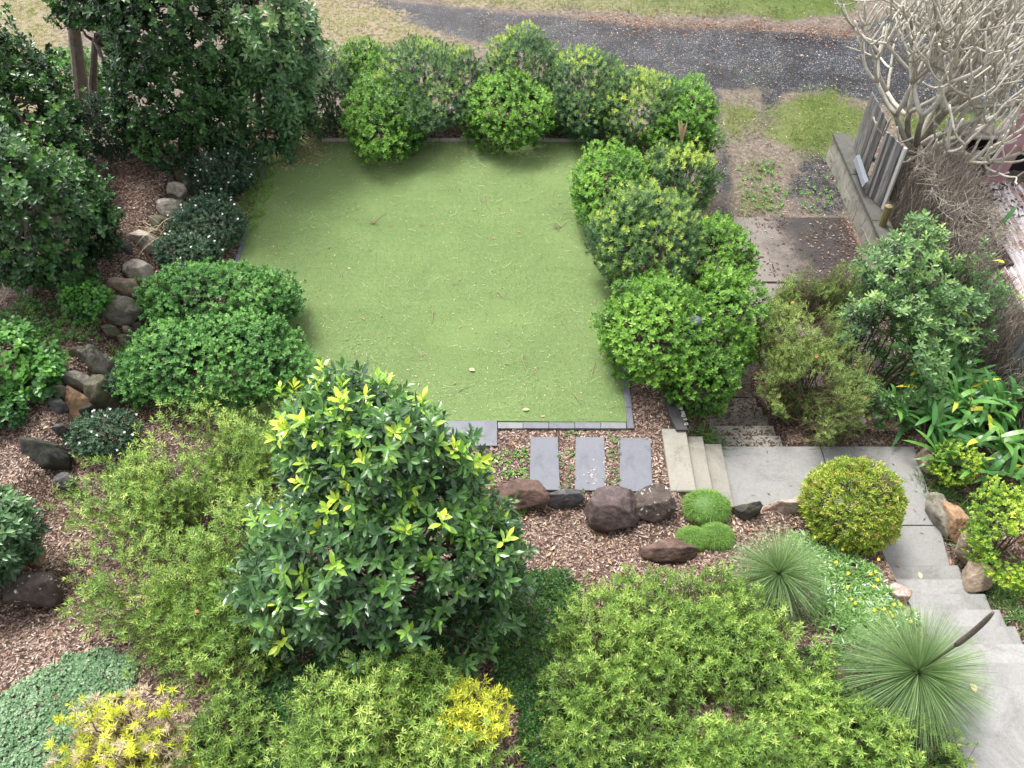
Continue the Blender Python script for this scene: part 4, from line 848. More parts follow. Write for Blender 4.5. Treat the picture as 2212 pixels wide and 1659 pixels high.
# feathery bottlebrush type shrubs in the foreground
def volume(lobes, n, r, gaps, seed, thr=-.2, shellw=.55):
    Ps, Ns = [], []
    E = [fit(bx, z, h) for bx, z, h in lobes]; vols = [float(np.prod(e[1]))**(2/3) for e in E]
    for (c, rad), w in zip(E, vols):
        k = int(n*w/sum(vols)*1.6); D = norm(r.normal(size=(k, 3))); u = 1-np.abs(r.normal(0, shellw, k)); u = np.clip(u, .1, 1.08)
        f = 1.06*lumps(D, 34, .34, np.random.default_rng(seed+int(c[0]*100) % 999)); P = c+D*rad*(u*f)[:, None]; keep = (P[:, 2] > terrain(P[:, 0], P[:, 1])+.06)
        keep &= noise3(P, gaps, seed+7, 3) > thr
        Ps.append(P[keep]); Ns.append(norm(D/rad)[keep])
    return np.concatenate(Ps), np.concatenate(Ns), E
def feather(name, label, lobes, n, seed, mat='brush', L=.076, Wd=.0112, nl=14, lo=18, hi=88, back=.09, mean=.5, sd=.22, gaps=.8, thr=-.25, twig=.16, top=.3, yellow=None, cat="shrub", up=.8, shellw=.4, stemtint=.5, flowers=None, light=None):
    r = np.random.default_rng(seed+70); P, Nn, E = volume(lobes, n, r, gaps, seed, thr, shellw); bc = E[0][0]; base = np.array([bc[0], bc[1], tz(bc[0], bc[1])]); root = thing(name, label, cat, base)
    A = norm(Nn*.6+np.array([0, 0, up])+r.normal(0, .42, P.shape)); PP, d, nn, idx = rosettes(P, A, nl, lo, hi, back=back); m = len(PP); k = np.tile(np.arange(nl), len(P))/nl
    zr = (P[:, 2]-P[:, 2].min())/np.ptp(P[:, 2])
    ti = mean+sd*r.normal(size=len(P))*.7+sd*noise3(P, .7, seed+2, 3)+top*(zr-.6)*.5; ti = ti[idx]+.34*(.5-k)+r.normal(0, .09, m)  # lower leaves of each tuft darker, shade of the gaps put into tint
    ysel = np.zeros(len(P), bool) if yellow is None else yellow(P, r)
    args = (PP, d, nn, L*r.uniform(.65, 1.15, m)*(1-.35*(1-k)), Wd*r.uniform(.8, 1.2, m)); yl = ysel[idx]
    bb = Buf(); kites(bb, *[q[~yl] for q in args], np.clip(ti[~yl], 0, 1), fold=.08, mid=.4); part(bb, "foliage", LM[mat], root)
    if yl.any():
        bb = Buf(); kites(bb, *[q[yl] for q in args], np.clip(ti[yl], 0, 1), fold=.08, mid=.4); part(bb, "yellow_foliage", LM['brushy'], root)
    bs_ = Buf(); sticks(bs_, P+A*.01, P-A*(back+twig*r.uniform(.4, 1.2, (len(P), 1)))-np.array([0, 0, .03]), .0019, .0028, np.clip(r.normal(stemtint, .2, len(P)), 0, 1))
    for i in r.choice(len(P), 60, replace=False):
        b0 = np.array([base[0]+.45*(P[i, 0]-base[0]), base[1]+.45*(P[i, 1]-base[1]), 0]); b0[2] = tz(b0[0], b0[1])-.03; limbs(bs_, b0, [P[i]-A[i]*.05], r, .014, .004, 5, stemtint)
    part(bs_, "stems", M_stem, root)
    if flowers:
        for i in r.choice(len(P), flowers[0], replace=False):
            bf_ = Buf(); Q = np.tile(P[i]+A[i]*.03, (1, 1)); p, d2, n2, _ = rosettes(Q, A[i:i+1], 16, 20, 110); kites(bf_, p, d2, n2, flowers[1], .010, r.uniform(0, 1, len(p))); part(bf_, "flower", M_flo, root)
    return root
feather("bottlebrush_shrub", "tall airy lime green fine leaved shrub left of the glossy tree", [((270, 850, 610, 1130), .1, 1.3), ((135, 960, 480, 1190), .15, 1.2), ((130, 1130, 600, 1420), .25, 1.5), ((280, 1240, 640, 1500), .3, 1.3), ((560, 840, 700, 1010), .05, .9), ((420, 880, 640, 1120), .1, 1.2), ((400, 1040, 680, 1330), .2, 1.3)], 4900, 1, thr=-.42, mean=.56, flowers=(6, .03))
feather("bottlebrush_shrub", "fine leaved lime green shrub at the bottom with a bright yellow branch", [((580, 1440, 960, 1760), .6, 1.5), ((760, 1400, 1000, 1560), .6, 1.3), ((840, 1450, 1130, 1760), .6, 1.3)], 3000, 2, thr=-.38, mean=.55,
        yellow=lambda P, r: (noise3(P, .9, 77, 2)+r.normal(0, .15, len(P)) > .22) & (P[:, 0] > at(925, 1500, 1.7)[0]) & (P[:, 0] < at(1115, 1500, 1.7)[0]) & (P[:, 1] > at(1000, 1600, 1.7)[1]))
feather("bottlebrush_shrub", "wide low olive green fine leaved shrub with bare twigs at the lower right", [((1190, 1225, 1500, 1500), .3, 1.0), ((1380, 1215, 1700, 1480), .3, 1.0), ((1480, 1330, 1800, 1560), .4, .9), ((1160, 1400, 1420, 1680), .5, 1.0), ((1290, 1330, 1560, 1560), .35, .95), ((1360, 1540, 1620, 1720), .6, .6)], 4500, 3, thr=-.36, mean=.50, sd=.2)
feather("bottlebrush_shrub", "low light green fine leaved shrub in the bottom right corner below the larger spiky plant", [((1700, 1500, 2080, 1720), .7, .6), ((1420, 1540, 1760, 1740), .6, .7), ((1640, 1450, 1850, 1600), .6, .6)], 3000, 4, thr=-.28, mean=.56, back=.05)
feather("yellow_shrub", "bright yellow and straw coloured spiky shrub at the bottom left", [((140, 1490, 420, 1760), .7, .9), ((100, 1500, 260, 1700), .7, .6)], 330, 5, mat='straw', L=.085, Wd=.0095, nl=20, thr=-.6, mean=.5, yellow=lambda P, r: r.uniform(size=len(P)) < .55, back=.04, up=1.3)
feather("bottlebrush_shrub", "sparse dry tipped fine leaved shrub between the yellow shrub and dark ground cover", [((380, 1480, 620, 1720), .6, .8)], 380, 6, thr=-.4, mean=.45, twig=.3)
feather("needle_shrub", "wispy olive green needle leaved shrub with small orange flowers beside the driveway steps", [((1640, 720, 1880, 955), -.6, 1.5), ((1650, 560, 1850, 720), -.2, 1.5), ((1630, 630, 1830, 850), -.4, 1.4)], 6800, 8, mat='grev', L=.05, Wd=.0065, nl=18, back=.13, thr=-.26, mean=.5, up=.5, twig=.2, flowers=(24, .035))
# the central glossy tree
def glossy():
    r = np.random.default_rng(5); lobes = [((550, 1000, 1085, 1450), .3, 2.6), ((600, 800, 920, 1120), 1.6, 1.9), ((650, 900, 1060, 1250), .9, 2.6), ((900, 1080, 1130, 1330), .9, 1.6)]
    E = [fit(bx, z, h) for bx, z, h in lobes]; base = at(850, 1330, .3); base[2] = tz(base[0], base[1]); root = thing("glossy_tree", "big dark glossy leaved tree with lime and yellow new shoots in the foreground", "tree", base)
    Ps, Ns, Ls = [], [], []
    for i, (c, rad) in enumerate(E):
        P, Nn, li = shell(c, rad, .168, r, .26, 40, -.8, (1, .75, .55), .07); keep = np.ones(len(P), bool)
        for j, (c2, r2) in enumerate(E):
            if j != i: keep &= np.linalg.norm((P-c2)/r2, axis=1) > .78
        keep &= (P[:, 2] > terrain(P[:, 0], P[:, 1])+.15) & (noise3(P, .8, 33, 3) > -.55); Ps.append(P[keep]); Ns.append(Nn[keep]); Ls.append(li[keep])
    P, Nn, li = map(np.concatenate, (Ps, Ns, Ls)); A = norm(Nn*.75+np.array([0, 0, .75])+r.normal(0, .3, P.shape))
    young = (li == 0) & (r.uniform(size=len(P)) < .13+.16*(P[:, 2] > 2.8)); ti = np.clip(.42+.14*r.normal(size=len(P))+.14*(Nn[:, 2]-.3)-.12*li, 0, .66)  # inner layers darkened, shade between the leaves put into the tint
    ti[young] = r.uniform(.70, .92, young.sum()); hot = young & (P[:, 2] > 2.8) & (r.uniform(size=len(P)) < .30); ti[hot] = r.uniform(.9, 1, hot.sum())
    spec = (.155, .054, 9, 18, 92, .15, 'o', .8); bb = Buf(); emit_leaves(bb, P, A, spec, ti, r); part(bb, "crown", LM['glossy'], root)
    bt = Buf(); fork = base+np.array([0, 0, .7]); tube(bt, [base-np.array([0, 0, .1]), base+np.array([.03, 0, .35]), fork], [.09, .075, .06], 10)
    for q in r.choice(len(P), 90, replace=False): limbs(bt, fork, [P[q]-A[q]*.04], r, .026, .006, 5, .5)
    part(bt, "trunk", M_stem, root)
glossy()

# whorled shrub at the right, broad strappy clumps, golden shrubs
shrub("right_shrub", "loose mid green shrub with whorled leaves and bare stems in front of the brushwood screen", "shrub", None, [((1795, 640, 2010, 900), -.5, 1.7), ((1850, 480, 2060, 720), 0, 1.7), ((1960, 520, 2140, 760), 0, 1.5)], 'shrubR', seed=51, mean=.48, nlimb=26, layers=(.75, .5, .35), amp=.3,
      hole=lambda P: noise3(P, .9, 12, 3) > -.34)
shrub("golden_shrub", "golden yellow green small leaved shrub at the right edge", "shrub", None, [((2112, 1045, 2290, 1290), -.1, 1.0)], 'duranta', seed=52, mean=.56, amp=.3, hole=lambda P: noise3(P, 1.1, 12, 3) > -.2)
shrub("golden_shrub", "small pale green leaved shrub under the broad strappy clump", "shrub", None, [((2020, 955, 2106, 1050), -.35, .7)], 'duranta', seed=53, mean=.50, hole=lambda P: noise3(P, 1.1, 12, 3) > -.3)
def canes(name, label, spots, n, seed, mean, L=.50, Wd=.075, h=.95, lean=.5, yellow=.04, cat="plant"):
    r = np.random.default_rng(seed); c = np.mean([at(*s) for s in spots], 0); c[2] = tz(c[0], c[1]); root = thing(name, label, cat, c); bl_ = Buf(); bs_ = Buf()
    for k in range(n):
        s = at(*spots[k % len(spots)])+np.append(r.normal(0, .22, 2), 0); s[2] = tz(s[0], s[1])-.02; hh = h*r.uniform(.55, 1.15); ln = np.append(r.normal(0, lean, 2)+np.array([-.10, -.05]), 1.0)
        d = norm(ln); tp = s+d*hh; tube(bs_, [s, s+d*hh*.5+np.array([0, 0, .04]), tp], [.012, .010, .006], 5, .4)
        m = r.integers(8, 12); f = np.linspace(.35, 1, m); P = s+d*hh*f[:, None]; az = r.uniform(0, 6.28)+np.arange(m)*math.pi+r.normal(0, .35, m); el = np.radians(r.uniform(8, 50, m)+22*f)
        dd = np.stack([np.cos(az)*np.cos(el), np.sin(az)*np.cos(el), np.sin(el)], 1); nn = norm(np.array([0, 0, 1.0])-dd*dd[:, 2:3]); yl = r.uniform(size=m) < yellow
        ti = np.where(yl, r.uniform(.88, 1, m), np.clip(mean+.14*r.normal(size=m)+.10*(f-.5), 0, .86)); straps(bl_, P, dd, nn, L*r.uniform(.7, 1.15, m), Wd*r.uniform(.8, 1.15, m), ti, r.uniform(.25, .7, m), 6)
    part(bl_, "leaves", LM['ginger'], root); part(bs_, "canes", tint_mat("cane", [(0, (.05, .12, .03)), (1, (.16, .24, .07))], .5), root)
canes("strappy_clump", "large clump of long dark green strap leaves against the dark fence", [(2000, 830, -.3), (2060, 800, -.3), (2080, 880, -.3), (2010, 900, -.3), (2130, 930, -.3), (2060, 960, -.3), (2150, 860, -.3), (2040, 860, -.3), (2010, 760, -.3), (2070, 740, -.3), (2110, 790, -.3), (2085, 830, -.3)], 78, 3, .46, L=.60, Wd=.070, h=1.1)
canes("strappy_clump", "clump of yellowing strap leaves in front of the corrugated roof at the right edge", [(2035, 745, -.9), (2060, 700, -.9), (2085, 760, -.9), (2075, 650, -.9)], 26, 4, .62, yellow=.20, h=1.75)
canes("strappy_clump", "upright broad leaved shoots near the fence at the lower right edge", [(2150, 960, -.3), (2190, 1000, -.3)], 9, 6, .60, yellow=.06, h=.75)
def palm():
    r = np.random.default_rng(9); c = at(2236, 300, -1.2); root = thing("small_palm", "tips of yellow green palm fronds poking in at the right edge behind the bare tree", "palm", c); b1 = Buf(); b2 = Buf(); top = c+np.array([0.1, 0, 2.4]); tube(b2, [c, top], [.08, .06], 10)
    for k in range(16):
        az = r.uniform(0, 6.28); u = np.linspace(0, 1, 26)[1:]; d = np.array([math.cos(az), math.sin(az), .9]); L = .9; S_ = top+d*L*u[:, None]*.8+np.array([0, 0, -.75])*L*(u**2)[:, None]
        side = norm(np.cross(d, [0, 0, 1.0])); 
        for sg in (-1, 1):
            dd = norm(side*sg+d*.7+np.array([0, 0, -.1])+r.normal(0, .06, S_.shape)); nn = norm(np.array([0, 0, 1.0])-dd*dd[:, 2:3]); straps(b1, S_, dd, nn, .32*np.sin(np.pi*(.1+.88*u)), .02, np.clip(r.normal(.72, .1, len(u)), 0, .92), .3, 3)
    part(b1, "fronds", LM['ginger'], root); part(b2, "trunk", M_trunk, root)
palm()
# dead branches on the lower left etc. come with the litter; clumping grass strip along the right rocks
def grass_clump(name, label, spots, blades, L, Wd, mat, seed, spread=.12, lo=20, hi=80, droop=.5, mean=.5, cat="grass clump", group=None, z=None):
    r = np.random.default_rng(seed); c = np.mean([at(*s) for s in spots], 0); c[2] = tz(c[0], c[1]); bb = Buf()
    for s in spots:
        p = at(*s); m = blades; P = np.tile(p, (m, 1)); P[:, :2] += r.normal(0, spread, (m, 2)); P[:, 2] = terrain(P[:, 0], P[:, 1])
        az = r.uniform(0, 6.28, m); el = np.radians(90-r.uniform(lo, hi, m)); d = np.stack([np.cos(az)*np.cos(el), np.sin(az)*np.cos(el), np.sin(el)], 1); nn = norm(np.array([0, 0, 1.0])-d*d[:, 2:3]+1e-4)
        straps(bb, P, d, nn, L*r.uniform(.6, 1.15, m), Wd*r.uniform(.7, 1.2, m), np.clip(mean+.16*r.normal(size=m), 0, 1), r.uniform(.2, 1, m)*droop, 4)
    return tag(bb.build(name, LM[mat], loc=c), label, cat, group)
for k, (sp_, lb) in enumerate(((((2010, 1040, -.3), (2030, 1030, -.3), (2050, 1060, -.3)), "dark green grassy clump above the long grey rock right of the path"),
        (((2085, 1110, -.3), (2100, 1140, -.3), (2105, 1090, -.3)), "grassy clump beside the golden shrub right of the path"),
        (((2130, 1180, -.1), (2140, 1210, -.1), (2120, 1160, -.1)), "grassy clump beside the chunky tan rock"),
        (((2150, 1260, 0), (2175, 1290, 0), (2150, 1300, .1)), "grassy clump right of the lower stairs"),
        (((2195, 1320, .2), (2215, 1350, .2), (2190, 1260, .1)), "grassy clump at the right edge above the stairs"),
        (((1515, 925, -.1), (1535, 935, -.2), (1550, 945, -.3)), "tuft of weedy grass beside the pale concrete steps"))):
    grass_clump("grass_clump", lb, sp_, 70, .26, .011, 'strap', 60+k, .09, mean=.5)
grass_clump("silver_tuft", "tuft of narrow silvery leaves growing from the rock wall", [(260, 745, .3), (268, 765, .2)], 34, .26, .014, 'silver', 71, .03, 20, 85, .4, .75)
grass_clump("green_tuft", "yellow green tuft of strappy weed on the rock wall beside the silvery tuft", [(238, 732, .4), (250, 725, .4)], 45, .22, .012, 'mound', 72, .05, 15, 80, .5, .7)
grass_clump("green_tuft", "strappy green tuft growing on top of the dappled pale rock", [(318, 580, .45), (326, 572, .45)], 40, .22, .012, 'mound', 73, .05, 15, 80, .5, .6)
# low velvety grass mounds
def mound(label, bx, h, seed):
    r = np.random.default_rng(seed); c, rad = fit(bx, tz(*at((bx[0]+bx[2])/2, (bx[1]+bx[3])/2, .1)[:2])-.05, h); m = 5200; D = norm(r.normal(size=(m, 3))); D[:, 2] = np.abs(D[:, 2]); P = c+D*rad*np.array([.8, .8, .7])*lumps(D, 12, .15, np.random.default_rng(seed))[:, None]
    A = norm(D+np.array([0, 0, .3])+r.normal(0, .5, D.shape)); nn = norm(r.normal(size=D.shape)); nn = norm(nn-A*np.sum(nn*A, 1, keepdims=True)); bb = Buf(); straps(bb, P, A, nn, r.uniform(.05, .11, m), .0045, np.clip(.5+.18*r.normal(size=m), 0, 1), .6, 3)
    Vb = ICO_V*rad*.82+c; bb.add(Vb, T=ICO_T, tint=.15); b0 = c.copy(); b0[2] -= rad[2]; tag(bb.build("grass_mound", LM['mound'], loc=b0), label, "grass mound", "soft grass mounds")
mound("largest soft grass mound, beside the pale concrete steps", (1474, 1056, 1580, 1134), .34, 1)
mound("small soft grass mound, lower left of three", (1464, 1140, 1532, 1188), .24, 2)
mound("small soft grass mound, lower right of three", (1512, 1128, 1584, 1186), .26, 3)
grass_clump("succulent_tuft", "small pale green rosette plant in front of the long brown rock", [(1120, 1088, .2)], 90, .10, .016, 'mound', 75, .05, 5, 80, .2, .85, "plant")
# round yellow ball shrub
def ball():
    r = np.random.default_rng(4); c, rad = fit((1742, 992, 1948, 1180), -.15, .95); b0 = c.copy(); b0[2] -= rad[2]; root = thing("ball_shrub", "round lime yellow clipped shrub between the path and daisies", "shrub", b0)
    P, Nn, li = shell(c, rad, .048, r, .07, 80, -.85, (1.1, .7, .4), .03); top = norm(np.array([[.35, .05, .93]])); tw = np.cross(Nn, top)
    A = norm(Nn*.55+tw*.25+np.array([0, 0, .15])+r.normal(0, .35, P.shape)-top*.35); bald = np.linalg.norm(norm((P-c)/rad)-top, axis=1); kp = r.uniform(size=len(P)) < ss(.05, .32, bald)*.85+.15; P, Nn, A, li, bald = P[kp], Nn[kp], A[kp], li[kp], bald[kp]
    ti = np.clip(.56+.17*r.normal(size=len(P))-.12*li+.12*noise3(P, 1.2, 5, 2), 0, .9); red = r.uniform(size=len(P)) < .06; ti[red] = 1  # inner layers take a darker tint, standing for shade inside the ball
    bb = Buf(); emit_leaves(bb, P, A, (.066, .017, 8, 8, 72, .05, 'k', .5), ti, r); part(bb, "foliage", LM['ball'], root)
    bs_ = Buf(); tp = c+top[0]*rad*.9; m = 240; D = norm(np.stack([r.normal(size=m), r.normal(size=m), r.normal(.1, .35, m)], 1)); sticks(bs_, np.tile(tp, (m, 1)), tp+D*r.uniform(.05, .22, (m, 1))-np.array([0, 0, .02]), .003, .002, r.uniform(.3, 1, m))
    for i in r.choice(len(P), 40, replace=False): limbs(bs_, b0, [P[i]], r, .012, .004)
    part(bs_, "stems", M_stem, root)
ball()
# grass trees
def grasstree(label, u, v, zc, L, n, seed, spike=None, droop=.28):
    r = np.random.default_rng(seed); c = at(u, v, zc); b0 = c.copy(); b0[2] = tz(c[0], c[1])-.05; root = thing("grass_tree", label, "grass tree", b0)
    D = norm(r.normal(size=(n, 3))); D = D[D[:, 2] > -.62]; m = len(D); nn = norm(r.normal(size=D.shape)); nn = norm(nn-D*np.sum(nn*D, 1, keepdims=True)); up = D[:, 2]
    bb = Buf(); straps(bb, c+D*.02, D, nn, L*r.uniform(.82, 1.06, m), .0046*r.uniform(.8, 1.2, m), np.clip(.5+.2*r.normal(size=m)+.15*up, 0, 1), droop*(1-.6*np.abs(up))*r.uniform(.3, 1.9, m), 6, lambda q: 1-.6*q)
    part(bb, "leaves", LM['grasstree'], root); bt = Buf(); tube(bt, [b0, c-np.array([0, 0, .03])], [.09, .075], 12); part(bt, "trunk", tint_mat("grasstree_trunk", [(0, (.03, .025, .02)), (1, (.09, .07, .05))], .95, 20, 1), root)
    if spike:
        lo_, hi_ = 0, 3
        for _ in range(40):
            md = (lo_+hi_)/2; p = c+np.array([0.02, 0, md])-np.array([0, 0, H]); zc_ = p[1]*math.cos(PITCH)-p[2]*math.sin(PITCH); uu = 1106+FPX*p[0]/zc_
            if uu < spike: lo_ = md
            else: hi_ = md
        t_ = c+np.array([0.02, .0, md]); q = c+(t_-c)*.52+np.array([.015, -.01, 0]); b1 = Buf(); tube(b1, [c, c+(t_-c)*.3+np.array([.012, 0, 0]), q], [.015, .014, .013], 10); part(b1, "flower_stalk", tint_mat("stalk_green", [(0, (.05, .07, .03)), (1, (.11, .13, .06))], .6, 10, 1), root, True)
        b1 = Buf(); nseg = 14; uu = np.linspace(0, 1, nseg); pts = q+(t_-q)*uu[:, None]+np.stack([.02*np.sin(uu*3), .01*uu, 0*uu], 1); tube(b1, pts, np.interp(uu, [0, .06, .8, 1], [.018, .026, .022, .012]), 14)
        spk = part(b1, "flower_spike", tint_mat("spike_brown", [(0, (.035, .028, .022)), (.5, (.11, .092, .074)), (1, (.30, .27, .22))], .95, 90, 1.3), root, True)
grasstree("spiky round grass tree without a flower spike, near the daisies", 1682, 1238, .85, .60, 2600, 1)
grasstree("larger spiky round grass tree with a long brown flower spike over the stairs", 1982, 1452, 1.25, .74, 3400, 2, 2146)

# silver leaved daisy patch
GZ = [(1712, 1135), (1760, 1138), (1800, 1160), (1850, 1175), (1900, 1215), (1918, 1290), (1960, 1330), (1985, 1355), (1930, 1390), (1860, 1410), (1790, 1405), (1750, 1330), (1760, 1240), (1700, 1180)]
def patch(polyV, zg, dens, r, kind="in"):
    PG = np.array(gpoly(polyV, zg)); lo, hi = PG.min(0), PG.max(0); n = int((hi-lo).prod()*dens); x = r.uniform(lo[0], hi[0], n); y = r.uniform(lo[1], hi[1], n); k = poly_sd(x, y, PG)+.06*noise2(x, y, 2, 4) > 0; return x[k], y[k]
r = np.random.default_rng(8); x, y = patch(GZ, .35, 460, r); h = .10+.06*noise2(x, y, 1.2, 5); P = np.stack([x, y, terrain(x, y)+h], 1)
dz = thing("daisy_patch", "spreading patch of silvery green strap leaves dotted with yellow daisies", "ground cover", (float(x.mean()), float(y.mean()), tz(x.mean(), y.mean())))
A = norm(np.array([0, 0, 1.0])+r.normal(0, .35, P.shape)); PP, d, nn, idx = rosettes(P, A, 9, 15, 85); bb = Buf(); ti = np.clip(.42+.16*r.normal(size=len(PP))+.12*noise2(PP[:, 0], PP[:, 1], 1.0, 6), 0, .7); sv = r.uniform(size=len(PP)) < .04+.08*(noise2(PP[:, 0], PP[:, 1], .8, 7) > .2); ti[sv] = r.uniform(.8, 1, sv.sum())
straps(bb, PP, d, nn, r.uniform(.07, .125, len(PP)), r.uniform(.012, .019, len(PP)), ti, r.uniform(.1, .5, len(PP)), 3); part(bb, "leaves", LM['silver'], dz)
for (u, v) in ((1806, 1214), (1880, 1239), (1892, 1235), (1896, 1252), (1887, 1266), (1838, 1293), (1922, 1322), (1931, 1305), (1889, 1318), (1945, 1305), (1830, 1268), (1760, 1160), (1820, 1186), (1967, 1342), (1898, 1208), (1927, 1330), (1944, 1400), (1910, 1315), (1832, 1238), (1847, 1302)):
    p = at(u, v, .45); zg = tz(p[0], p[1]); p = at(u, v, zg+.19); fb = Buf(); q, d, nn, _ = rosettes(p[None], norm(np.array([[r.normal(0, .2), -.35, 1.0]])), 13, 72, 84); kites(fb, q, d, nn, .023, .011, r.uniform(0, 1, 13)); tube(fb, [p-np.array([0, 0, .10]), p], .003, 4); part(fb, "flower", M_fly, dz)

# ground covers
def cover(name, label, polyV, zg, dens, mat, L, Wd, hgt, mean, seed, n=5, lo=50, hi=95, shp='k', sd=.15, cat="ground cover"):
    r = np.random.default_rng(seed); x, y = patch(polyV, zg, dens, r); P = np.stack([x, y, terrain(x, y)+hgt*(.4+.6*r.uniform(size=len(x)))*(1+.5*noise2(x, y, .9, seed))], 1); A = norm(np.array([0, 0, 1.0])+r.normal(0, .3, P.shape))
    PP, d, nn, idx = rosettes(P, A, n, lo, hi); bb = Buf(); ti = np.clip(mean+sd*r.normal(size=len(P))[idx]+.6*sd*r.normal(size=len(PP))+sd*noise2(PP[:, 0], PP[:, 1], .9, seed+1), 0, 1); (kites if shp == 'k' else ovals)(bb, PP, d, nn, L*r.uniform(.7, 1.2, len(PP)), Wd*r.uniform(.8, 1.2, len(PP)), ti); return tag(bb.build(name, LM[mat]), label, cat, kind="stuff")
cover("silver_cover", "mat of tiny silvery green leaves covering the ground at the bottom left", [(-80, 1560), (0, 1500), (60, 1450), (130, 1400), (230, 1385), (290, 1420), (290, 1480), (180, 1560), (170, 1800), (-120, 1900)], .75, 2600, 'cover', .026, .022, .07, .5, 1, n=4)
cover("jasmine_cover", "dark green jasmine like ground cover between the foreground shrubs", [(1060, 1290), (1130, 1220), (1230, 1215), (1260, 1300), (1230, 1450), (1400, 1660), (1300, 1750), (1130, 1750), (1120, 1560), (1060, 1480)], .45, 1100, 'dcover', .048, .016, .16, .5, 2, n=7, lo=20, hi=90)
cover("dark_cover", "dark shaded leafy ground cover under the glossy tree at the bottom", [(560, 1420), (760, 1430), (800, 1560), (640, 1750), (380, 1780), (460, 1560)], .7, 900, 'dcover', .05, .026, .16, .42, 3, n=6)
cover("jasmine_cover", "leafy mid green ground cover around the brown rock by the larger grass tree", [(1640, 1400), (1800, 1390), (1900, 1420), (1960, 1560), (2060, 1640), (2080, 1720), (1700, 1720), (1600, 1520)], .6, 700, 'dcover', .042, .018, .12, .66, 4, n=6, lo=20, hi=90)
cover("weed_cover", "patch of small green weeds on the mulch left of the big boulder", [(-20, 680), (60, 655), (190, 650), (215, 690), (200, 745), (110, 750), (60, 735), (-20, 720)], .45, 520, 'herb', .040, .020, .12, .38, 5, n=5)
cover("weed_cover", "small weeds creeping over the mulch between slab and glossy tree", [(1060, 985), (1140, 968), (1140, 1040), (1080, 1040)], .0, 330, 'herb', .030, .018, .04, .55, 6, n=5)
cover("weed_cover", "fine weeds growing between the slate stepping stones", [(1208, 930), (1242, 930), (1242, 1062), (1308, 1062), (1308, 935), (1339, 935), (1340, 1070), (1208, 1070)], .0, 130, 'herb', .030, .016, .05, .5, 7, n=5)
cover("weed_cover", "tangled grassy weeds spilling over the lawn's left edge", [(515, 350), (590, 335), (600, 380), (570, 470), (535, 520), (500, 540), (495, 480), (530, 420)], .0, 420, 'mound', .09, .007, .06, .45, 8, n=6, lo=20, hi=85, sd=.2)
cover("weed_cover", "leafy weeds in the dirt of the driveway", [(1600, 360), (1680, 350), (1700, 420), (1690, 470), (1600, 470), (1590, 420)], ZL, 60, 'herb', .050, .026, .08, .55, 9, n=6)
cover("weed_cover", "leafy weeds at the foot of the block wall", [(1720, 400), (1800, 380), (1850, 360), (1850, 400), (1770, 470), (1720, 470)], ZL, 36, 'herb', .050, .026, .08, .5, 10, n=6)
cover("weed_cover", "pale weeds flattened on the lawn near the clipped shrubs", [(660, 690), (740, 660), (735, 720), (690, 760), (660, 740)], .02, 120, 'herb', .022, .012, .012, .85, 11, n=4, lo=75, hi=92)

# blades: lane grass and driveway grass
def blades(name, label, fn, xr, yr, dens, L, seed, mean, sd=.18, w=.006):
    r = np.random.default_rng(seed); n = int((xr[1]-xr[0])*(yr[1]-yr[0])*dens); x = r.uniform(*xr, n); y = r.uniform(*yr, n); k = r.uniform(size=n) < fn(x, y)*np.clip(.55+.9*noise2(x, y, .7, seed), 0, 1); x, y = x[k], y[k]; m = len(x); P = np.stack([x, y, terrain(x, y)], 1)
    az = r.uniform(0, 6.28, m); el = np.radians(r.uniform(20, 80, m)); d = np.stack([np.cos(az)*np.cos(el), np.sin(az)*np.cos(el), np.sin(el)], 1); nn = norm(np.array([0, 0, 1.0])-d*d[:, 2:3]+1e-4); bb = Buf()
    kites(bb, P, d, nn, L*r.uniform(.5, 1.3, m), w*r.uniform(.8, 1.4, m), np.clip(mean+sd*r.normal(size=m)+.15*noise2(x, y, .5, seed+2), 0, 1)); return tag(bb.build(name, LM['mead']), label, "grass", kind="stuff")
inA = lambda x, y: np.maximum(ss(-.3, .5, poly_sd(x, y, GRASS_A)), ss(-.3, .6, poly_sd(x, y, GRASS_G)))
blades("lane_grass", "dry yellow green grass on the verge behind the hedge", inA, (-16, 2), (13.8, 22), 420, .11, 1, .66, w=.010)
blades("lane_grass", "strip of grass beyond the gravel lane, coloured darker for tree shade", lambda x, y: ss(-.2, .2, poly_sd(x, y, GRASS_B)), (-4, 12), (19, 24), 500, .10, 2, .14, w=.010)  # low blade tint carries the tree shade on this strip
blades("driveway_grass", "bright green grass growing in the driveway", lambda x, y: np.maximum.reduce([ss(-.6, .5, poly_sd(x, y, P_)) for P_ in (GRASS_C, GRASS_D, GRASS_F)])*.9+.5*ss(-.5, .4, poly_sd(x, y, GRASS_E))+.10*(x < 7), (3, 14), (11.8, 18.4), 1300, .09, 3, .36, w=.008)
def lawn_in(x, y): return poly_sd(x, y, [TBL[:2], TBR[:2], TTR[:2], TTL[:2]])
r = np.random.default_rng(12); n = 210000; x = r.uniform(-4.8, 1.8, n); y = r.uniform(6.3, 13.5, n); k = lawn_in(x, y) > .01; x, y = x[k], y[k]; m = len(x); az = r.normal(-1.57, .9, m); el = np.radians(r.uniform(10, 55, m))
d = np.stack([np.cos(az)*np.cos(el), np.sin(az)*np.cos(el), np.sin(el)], 1); nn = norm(np.array([0, 0, 1.0])-d*d[:, 2:3]); bb = Buf(); kites(bb, np.stack([x, y, np.full(m, .022)], 1), d, nn, .026*r.uniform(.6, 1.2, m), .0035, np.clip(.5+.3*r.normal(size=m)+.15*noise2(x, y, 2.5, 3), 0, 1))
tag(bb.build("lawn_blades", leaf_mat("turf_blades", [(0, (.066, .108, .036)), (.5, (.135, .195, .072)), (1, (.22, .29, .12))], .7, .15)), "short artificial grass pile of the lawn", "grass", kind="stuff")

